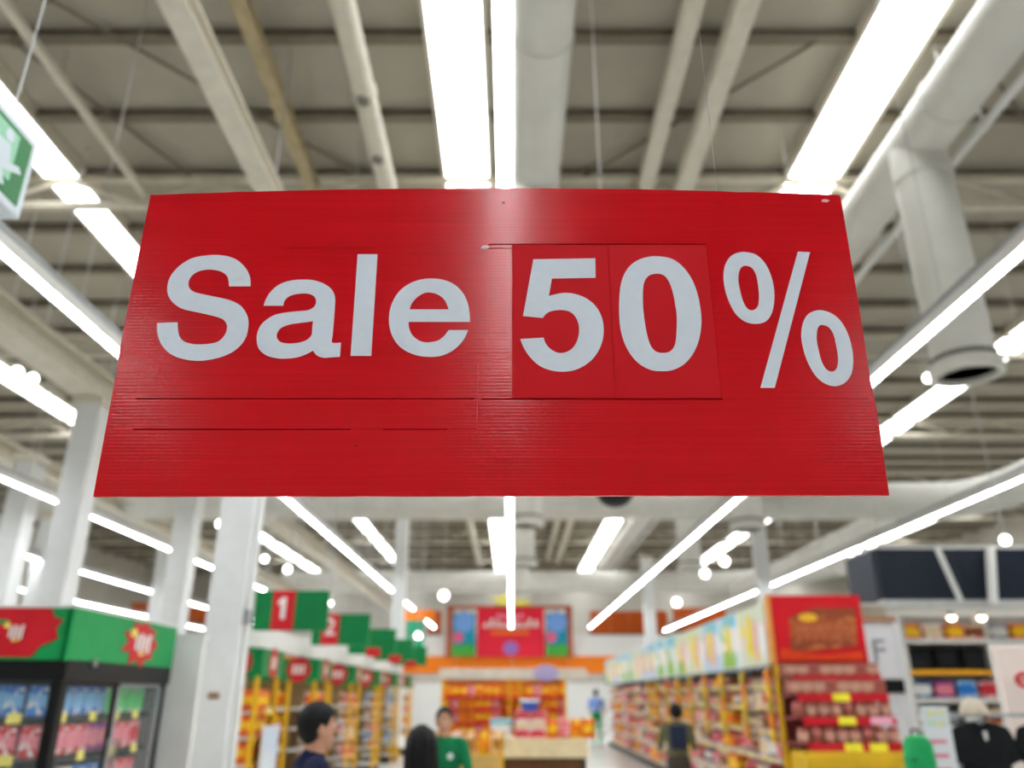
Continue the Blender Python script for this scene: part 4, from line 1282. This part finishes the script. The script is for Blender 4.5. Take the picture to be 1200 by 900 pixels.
for k in range(11):
    xx = sx0 + .2 + k * .36
    c = ('orange', 'white', 'orange', 'cream', 'grey', 'orange')[k % 6]
    put('carton_' + c, (xx, SY_ + .15, 2.459), 0, '%s box on the top shelf of the grey stall' % c, 'carton', 'boxes on the stall top shelf', s=(1.5, 1.4, 1.2))
    if k < 9:
        put('carton_jet', (sx0 + .25 + k * .44, SY_ + .16, 1.979), 0, 'black box on the shelf under the white shelf of the stall', 'carton', 'black boxes on the stall shelf', s=(2.2, 1.6, 1.75))
    c = ('navy', 'purple', 'sky', 'pink', 'white', 'sky', 'green')[k % 7]
    put('carton_' + c, (xx, SY_ + .12, 1.559), 0, '%s box on the middle shelf of the grey stall' % c, 'carton', 'boxes on the stall middle shelf', s=(1.7, 1.2, 1.3))
    c = ('grey', 'black', 'grey', 'cream', 'green', 'green', 'dgreen')[k % 7]
    put('carton_' + c, (xx, SY_ + .12, 1.159), 0, '%s box on the lower shelf of the grey stall' % c, 'carton', 'boxes on the stall lower shelf', s=(1.6, 1.2, 1.2))
for k, px in enumerate((1115, 1150)):
    p = at(px, 723, SY_ - .5)
    t = thing('spot_lamp', 'small lit spot lamp under the navy fascia, %s' % ('beside the slanted brace' if k == 0 else 'beside the white post'), 'lamp', p)
    MB().ball((0, 0, 0), .06, 12, 8).build('bulb', glow('warm_bulb', (255, 226, 196), 8), t, True)
    MB().lathe([(.07, .02), (.09, .0), (.06, .1), (.02, .12)], n=12).build('shade', M_white, t, True)
    MB().tube((0, 0, .1), (0, 0, q0.z - p.z + .02), .01, n=6).build('stem', M_white, t)

# tower panel with a grey F
TFY = 11.4
f0, f1 = xat(1012, 760, TFY), xat(1050, 760, TFY)
tw = thing('letter_tower', 'white display tower with a grey letter F behind the red rack', 'display', (f0, TFY, 0))
wF = f1 - f0
MB().bevbox(0, wF, 0, .5, 0, zat(728, TFY), .01).build('tower_body', mat('tower_white', (224, 226, 228), .5, vary=.03), tw)
MB().bevbox(wF, wF + .07, -.02, .5, 0, zat(732, TFY), .006).build('side_board', MATS['tower_white'], tw)
MB().bevbox(-.05, wF + .05, -.05, .4, zat(728, TFY), zat(728, TFY) + .06, .01).build('top_shelf', mat('top_brown', (170, 120, 90), .6), tw)
me = text_mesh('letter', 'F', .42, .01, mat('letter_grey', (140, 144, 150), .5), .006)
link('letter', me, tw, (wF * .45, -.006, zat(764, TFY)))
MB().bevbox(.05, wF + .02, -.04, .02, zat(812, TFY), zat(796, TFY), .01).build('black_screen', M_black, tw)
bkt = thing('model_box', 'greenish grey carton lying on top of the letter F tower', 'carton', (f0 + .2, TFY + .2, zat(728, TFY) + .06))
MB().bevbox(-.2, .22, -.12, .15, 0, .16, .01).build('box_body', mat('box_olive', (150, 148, 128), .6), bkt)
MB().bevbox(-.18, .2, -.125, .155, .15, .19, .006).build('box_lid', mat('box_lidgrey', (190, 188, 180), .6), bkt)

# pinkish poster stand with red mark
PYY = 7.0
p0, p1 = at(1182, 838, PYY), at(1172, 757, PYY)
ps = thing('poster_stand', 'pale pink poster stand with a curled red mark', 'poster stand', (p0.x, PYY, 0))
MB().bevbox(0, .62, 0, .05, p0.z - .55, p1.z, .008).build('poster_sheet', mat('sheet_pink', (246, 228, 218), .5, vary=.02), ps)
MB().bevbox(-.015, .635, .045, .07, p0.z - .57, p1.z + .015, .006).build('frame', M_white, ps)
MB().tube((.31, .06, .05), (.31, .06, p0.z - .5), .025, n=10).build('stand_pole', M_steel, ps)
MB().lathe([(.24, 0), (.24, .02), (.05, .05)], (.31, .06, 0), 20).build('stand_foot', M_steel, ps, True)
mk = mat('mark_red', (206, 40, 52), .5)
zc = zat(797, PYY); xc = xat(1197, 797, PYY) - p0.x + .02
ring = []
for k in range(22):
    a = R(35 + k * 14.5); ring.append((xc + .075 * math.cos(a), zc + .062 * math.sin(a)))
inner = [(xc + (x - xc) * .6, zc + (z - zc) * .55) for x, z in ring][::-1]
MB().prism(ring + inner, 'y', -.008, .004).build('red_mark', mk, ps)
MB().prism([(xc - .05, zc - .012), (xc + .075, zc + .004), (xc + .075, zc + .022), (xc - .05, zc + .006)], 'y', -.008, .004).build('red_mark', mk, ps)

# garment rail with black shirts
GYR = 6.5
ga, gb = xat(1098, 850, GYR), xat(1320, 850, GYR)
zr = zat(838, GYR)
gr = thing('garment_rail', 'steel garment rail carrying black shirts beside the poster stand', 'rail', (ga, GYR, 0))
MB().tube((0, 0, zr), (gb - ga, 0, zr), .014, n=10).build('rail_bar', M_steel, gr)
for x in (0, gb - ga):
    MB().tube((x, 0, .05), (x, 0, zr), .016, n=10).build('post', M_steel, gr)
    MB().bevbox(x - .03, x + .03, -.28, .28, 0, .05, .01).build('foot', M_dark, gr)
M_shirt = mat('black_cloth', (18, 20, 22), .9, vary=.2, scale=20, bump=.2)
def shirt(px, label, mark, rz):
    x = xat(px, 870, GYR)
    t = thing('black_shirt', label, 'shirt', (x, GYR - .02, zr), rz)
    L = catmull('-0.06,-0.045c 0.0,-0.075 0.06,-0.045c 0.15,-0.07 0.215,-0.11 0.26,-0.30c 0.19,-0.33c 0.175,-0.24c 0.175,-0.45 0.18,-0.72c 0,-0.735 -0.18,-0.72c -0.175,-0.45 -0.175,-0.24c -0.19,-0.33c -0.26,-0.30c -0.215,-0.11 -0.15,-0.07', 3)
    n = len(L)
    m = MB()
    # front and back sheets bulging over the hanger
    cx_ = Vector((0, -.38))
    v, f = [], []
    for side in (-1, 1):
        for ring_, bul in ((1.0, .012), (.8, .05), (.45, .065)):
            for p_ in L:
                q = cx_ + (p_ - cx_) * ring_
                v.append((q.x, side * bul, q.y))
        v.append((0, side * .07, -.38))
    per = 3 * n + 1
    for s_ in (0, 1):
        o_ = s_ * per
        for r_ in range(2):
            for i in range(n):
                f.append((o_ + r_ * n + i, o_ + r_ * n + (i + 1) % n, o_ + (r_ + 1) * n + (i + 1) % n, o_ + (r_ + 1) * n + i))
        for i in range(n):
            f.append((o_ + 2 * n + i, o_ + 2 * n + (i + 1) % n, o_ + 3 * n))
    for i in range(n):
        f.append((i, per + i, per + (i + 1) % n, (i + 1) % n))
    m._add(v, f, 0)
    m.build('shirt_cloth', M_shirt, t, True)
    MB().tube((-.05, -.015, -.05), (0, -.03, -.085), .01, n=8).tube((.05, -.015, -.05), (0, -.03, -.085), .01, n=8).build('collar', M_shirt, t)
    if mark == 'stroke':
        MB().prism([(-.01, -.17), (.012, -.17), (.016, -.11), (-.012, -.11)], 'y', -.058, -.045).build('white_print', M_white, t)
    else:
        MB().prism(ellipse(.04, .05, 16, (0, -.17)), 'y', -.062, -.045).build('white_print', M_white, t)
    MB().path([(-.15, 0, -.075), (0, 0, -.035), (.15, 0, -.075)], .006, 6).path([(0, 0, -.035), (0, 0, .005), (.012, 0, .02), (.0, 0, .03)], .003, 6).build('hanger', M_steel, t)
shirt(1150, 'black shirt with a narrow white print hanging on the garment rail', 'stroke', 0)
shirt(1226, 'black shirt with a round white print hanging on the garment rail', 'round', 0)
cp = thing('cap', 'beige cap resting on the garment rail above the black shirt', 'cap', (xat(1143, 842, GYR), GYR, zr + .008))
MB().lathe([(.10, 0), (.098, .03), (.08, .075), (.045, .1), (.01, .108)], n=16).build('crown', mat('cap_beige', (196, 184, 164), .8), cp, True)
MB().prism([(-.085, -.03), (-.06, -.13), (0, -.16), (.06, -.13), (.085, -.03)], 'z', .0, .01).build('brim', mat('cap_beige', (196, 184, 164), .8), cp)

# white roll-up with pink print, green pouch
RYU = 6.1
r0, r1 = xat(1084, 860, RYU), xat(1116, 860, RYU)
ru = thing('roll_up_banner', 'white roll-up banner with pale print and pink lines beside the garment rail', 'banner', (r0, RYU, 0))
wR = r1 - r0
zt = zat(828, RYU)
MB().bevbox(0, wR, 0, .012, .08, zt, .003).build('banner_sheet', mat('sheet_white', (226, 228, 232), .5, vary=.02), ru)
MB().bevbox(.02, wR - .02, -.004, .004, zt - .13, zt - .02, .001).build('pale_print', print_mat('print_mint', (196, 222, 214), (214, 226, 222), (236, 220, 140), 3), ru)
for k in range(3):
    MB().bevbox(.03, wR - .05, -.004, .004, zt - .24 - k * .09, zt - .215 - k * .09, .001).build('pink_line', mat('line_pink', (220, 130, 150), .5), ru)
MB().bevbox(-.03, wR + .03, -.08, .1, 0, .09, .01).build('cassette', M_steel, ru)
MB().tube((wR / 2, .03, .08), (wR / 2, .03, zt), .01, n=8).build('support_pole', M_steel, ru)
gbx = xat(1076, 880, 5.9)
gp = thing('gym_bag', 'rounded green bag standing on a white plinth beside the roll-up banner', 'bag', (gbx, 5.9, 1.05))
MB().lathe([(.075, 0), (.095, .03), (.10, .14), (.092, .24), (.07, .285), (.03, .30)], n=18).build('bag_body', mat('bag_green', (24, 150, 84), .6, vary=.15), gp, True)
MB().path([(-.03, 0, .29), (-.02, 0, .335), (.02, 0, .335), (.03, 0, .29)], .008, 8).build('carry_loop', M_dark, gp)
MB().tube((-.095, -.01, .15), (-.06, -.085, .15), .008, n=6).build('zip', M_dark, gp)
pl = thing('plinth', 'white display plinth under the green bag', 'plinth', (gbx, 5.9, 0))
MB().bevbox(-.15, .15, -.15, .15, .06, 1.05, .01).build('plinth_body', M_white, pl)
MB().bevbox(-.13, .13, -.13, .13, 0, .06, .005).build('kick_board', M_dark, pl)

# ------------------------------------------------------------------ people
SKIN = mat('skin', (196, 146, 118), .55, vary=.05, scale=30)
LIPS = mat('lips', (160, 92, 82), .5)
HAIR = mat('black_hair', (9, 7, 7), .55, vary=.3, scale=60, bump=.3)
SHOE = mat('shoe', (40, 38, 38), .6)
def person(x, y, rz, h, shirt_m, pants_m, label, sleeves='short', hair='short', look=0.0, arms=(25, 35), emblem=False, pack=False):
    """standing figure, facing local -y, feet on the floor; sizes in units of a 1.72 m body"""
    k = h / 1.72
    prims = []       # (kind, data..., material index)
    def cap(a, b, ra, rb, mi): prims.append(('c', Vector(a), Vector(b), ra, rb, mi))
    def ell(c, r, mi): prims.append(('e', Vector(c), Vector(r), mi))
    SK, SH, PA, FO, LP = 0, 1, 2, 3, 4
    # torso
    ell((0, .0, 1.28), (.185, .115, .20), SH); ell((0, .0, 1.10), (.155, .11, .20), SH); ell((0, .005, .96), (.165, .12, .13), PA)
    cap((-.15, .01, 1.405), (.15, .01, 1.405), .062, .062, SH)
    cap((0, .01, 1.40), (0, -.005, 1.52), .062, .055, SK)
    cap((0, .01, 1.39), (0, .01, 1.435), .085, .075, SH)
    for s in (-1, 1):
        cap((s * .09, 0, .93), (s * .10, -.01, .50), .088, .058, PA)
        cap((s * .10, -.01, .50), (s * .105, .02, .09), .060, .045, PA)
        cap((s * .105, .03, .05), (s * .115, -.12, .035), .042, .036, FO)
        sw, el = arms
        S = Vector((s * .185, .01, 1.395))
        a1 = R(sw)
        E = S + Vector((s * .06, -math.sin(a1) * .28, -math.cos(a1) * .28))
        a2 = R(sw + el)
        Wr = E + Vector((-s * .02, -math.sin(a2) * .25, -math.cos(a2) * .25))
        cap(S, E, .058, .046, SH)
        cap(E, Wr, .043, .030, SH if sleeves == 'long' else SK)
        d = (Wr - E).normalized()
        side = Vector((s, 0, 0)) - d * d.dot(Vector((s, 0, 0))); side.normalize()
        nrm = d.cross(side)
        Pm = Wr + d * .055
        cap(Wr, Pm, .028, .030, SK)
        for q in range(4):
            o_ = nrm * ((q - 1.5) * .019)
            ln = (.062, .074, .069, .052)[q]
            b0 = Pm + o_ + d * .01
            b1 = b0 + d * ln * .5
            b2 = b1 + (d - side * .5).normalized() * ln * .5
            cap(b0, b1, .0105, .0095, SK); cap(b1, b2, .0095, .008, SK)
        t0 = Wr + d * .02 - nrm * .02
        t1 = t0 + (d * .6 - nrm * .8).normalized() * .045
        cap(t0, t1, .012, .010, SK); cap(t1, t1 + d * .028, .010, .0085, SK)
    # head (turned by look)
    hc = Vector((0, -.01, 1.60))
    Rm = Matrix.Rotation(look, 3, 'Z')
    H = lambda v: hc + Rm @ Vector(v)
    ell(H((0, .01, .02)), (.076, .094, .100), SK)
    ell(H((0, -.02, -.045)), (.058, .068, .072), SK)
    cap(H((0, -.085, .015)), H((0, -.112, -.022)), .010, .014, SK)
    ell(H((0, -.083, -.062)), (.024, .012, .009), LP)
    ell(H((0, -.075, -.098)), (.024, .02, .02), SK)
    for s in (-1, 1):
        ell(H((s * .078, .012, -.005)), (.012, .02, .032), SK)
        cap(H((s * .02, -.085, .032)), H((s * .05, -.07, .030)), .009, .008, SK)
    b = MB()
    for p in prims:
        if p[0] == 'c':
            _, A, B, ra, rb, mi = p
            b.tube(A, B, ra, rb, 14); b.ball(A, ra, 14, 8); b.ball(B, rb, 14, 8)
        else:
            b.ball(p[1], tuple(p[2]), 20, 12)
    me0 = b.mesh('body_rough', [SKIN])
    tmp = link('tmp_body', me0)
    md = tmp.modifiers.new('r', 'REMESH'); md.mode = 'VOXEL'; md.voxel_size = .0095
    ms = tmp.modifiers.new('s', 'SMOOTH'); ms.factor = .5; ms.iterations = 3
    bpy.context.view_layer.update()
    me = bpy.data.meshes.new_from_object(tmp.evaluated_get(bpy.context.evaluated_depsgraph_get()))
    bpy.data.objects.remove(tmp); bpy.data.meshes.remove(me0)
    me.materials.clear()
    for m in (SKIN, shirt_m, pants_m, SHOE, LIPS):
        me.materials.append(m)
    nf = len(me.polygons)
    cen = np.empty(nf * 3, np.float32); me.polygons.foreach_get('center', cen); cen = cen.reshape(-1, 3)
    best = np.full(nf, 9.0, np.float32); idx = np.zeros(nf, np.int32)
    for p in prims:
        if p[0] == 'c':
            A, B = np.array(p[1]), np.array(p[2]); d = B - A
            t = np.clip(((cen - A) @ d) / max(1e-9, d @ d), 0, 1)
            dist = np.linalg.norm(cen - (A + t[:, None] * d), axis=1) - (p[3] + (p[4] - p[3]) * t); mi = p[5]
        else:
            q = (cen - np.array(p[1])) / np.array(p[2]); r_ = np.linalg.norm(q, axis=1)
            dist = (r_ - 1) * min(p[2]); mi = p[3]
        if mi == LP: dist = dist - .002
        w = dist < best
        best[w] = dist[w]; idx[w] = mi
    me.polygons.foreach_set('material_index', idx)
    me.polygons.foreach_set('use_smooth', [True] * nf)
    me.update()
    t = thing('person', label, 'person', (x, y, 0), rz)
    bo = link('body', me, t)
    bo.scale = (k, k, k); bo.location = (0, 0, -.002)
    def child(mb, name, m, smooth=True):
        o = mb.build(name, m, t, smooth); o.scale = (k, k, k); return o
    # hair: cap over the skull, longer at the back
    hm = MB()
    n, kk = 40, 14
    prof = []
    for j in range(kk + 1):
        al = math.pi / 2 * (1 - j / kk * (1.42))
        prof.append(al)
    v = []
    for j, al in enumerate(prof):
        for i in range(n):
            th = 2 * math.pi * i / n
            front = max(0.0, -math.sin(th))
            a_ = max(al, R(36 + 7 * math.sin(9 * th)) * front ** .7 + R(-38) * (1 - front ** .7)) if j else al
            wob = 1 + (.03 * math.sin(7 * th + 3 * j) + .03 * math.sin(11 * th - 1.7 * j)) * (j > 0)
            v.append(H((.086 * math.cos(a_) * math.cos(th) * wob, .012 + .106 * math.cos(a_) * math.sin(th) * wob, .028 + .108 * math.sin(a_) * wob)))
    f = [(j * n + i, j * n + (i + 1) % n, (j + 1) * n + (i + 1) % n, (j + 1) * n + i) for j in range(kk) for i in range(n)]
    hm._add(v, f, 0)
    if hair == 'long':
        prof = [(.12, .01, .05, .045), (.10, .02, .078, .07), (.05, .035, .097, .085), (-.02, .045, .104, .085), (-.10, .06, .108, .075), (-.18, .08, .116, .066), (-.26, .095, .118, .058), (-.34, .10, .105, .05), (-.40, .10, .07, .035)]
        nn = 40
        o_ = len(hm.v)
        for z_, yc, rx, ry in prof:
            for i in range(nn):
                th = 2 * math.pi * i / nn
                g = 1 + .045 * math.sin(11 * th + z_ * 6) + .03 * math.sin(17 * th)
                hm.v.append(tuple(H((rx * g * math.cos(th), yc + ry * g * math.sin(th), z_))))
        for j in range(len(prof) - 1):
            for i in range(nn):
                hm.f.append((o_ + j * nn + i, o_ + j * nn + (i + 1) % nn, o_ + (j + 1) * nn + (i + 1) % nn, o_ + (j + 1) * nn + i)); hm.m.append(0)
        hm.f.append(tuple(o_ + i for i in range(nn))); hm.m.append(0)
        hm.f.append(tuple(o_ + (len(prof) - 1) * nn + i for i in range(nn - 1, -1, -1))); hm.m.append(0)
    else:
        hm.ball(H((0, .045, .01)), (.083, .068, .095), 18, 10)
    child(hm, 'hair', HAIR)
    for s in (-1, 1):
        e = child(MB().ball(H((s * .032, -.0745, .012)), (.014, .011, .009), 12, 8), 'eye', mat('eye_white', (225, 222, 216), .3))
        e2 = child(MB().ball(H((s * .032, -.083, .012)), (.006, .004, .006), 10, 6), 'iris', mat('iris', (40, 26, 20), .2))
        e2.parent = e; e2.scale = (1, 1, 1)
        child(MB().tube(H((s * .016, -.088, .036)), H((s * .052, -.075, .037)), .005, .003, 6), 'eyebrow', HAIR)
    if emblem:
        child(MB().prism([(.06 + a, 1.30 + c) for a, c in star(6, .032, .022)], 'y', -.125, -.095), 'chest_emblem', M_white, False)
    if pack:
        child(MB().bevbox(-.12, .12, .085, .2, 1.12, 1.44, .03), 'backpack', mat('pack_navy', (30, 36, 56), .8))
    return t
p = at(380, 826, 4.3)
person(p.x - .03, 4.3, R(118), 1.56, mat('cloth_navy', (22, 28, 58), .9, vary=.15, scale=12), mat('cloth_trousers', (44, 44, 48), .9), 'person in a navy shirt with short black hair, turned towards the aisle', look=R(6))
p = at(521, 829, 7.3)
person(p.x, 7.3, R(8), 1.50, mat('cloth_green', (10, 104, 62), .9, vary=.12, scale=12), mat('cloth_trousers', (44, 44, 48), .9), 'person in a green polo shirt with a white chest emblem facing the shoppers', emblem=True)
p = at(494, 862, 4.7)
person(p.x, 4.7, R(190), 1.44, mat('cloth_black', (20, 20, 22), .9), mat('cloth_dark', (34, 34, 40), .9), 'person with long black hair in black seen from behind beside the green polo shirt', hair='long', sleeves='long')
p = at(791, 827, 11)
person(p.x, 11.0, R(176), 1.50, mat('cloth_olive', (92, 92, 66), .9, vary=.12, scale=12), mat('cloth_brown', (60, 54, 46), .9), 'person in an olive shirt with a small navy backpack walking along the shelf wall', pack=True)
p = at(698, 806, 29)
person(p.x, 29.0, R(170), 1.80, mat('cloth_blue', (120, 150, 210), .9), mat('cloth_leaf', (24, 150, 74), .9), 'distant person in light blue top and green trousers in the aisle')
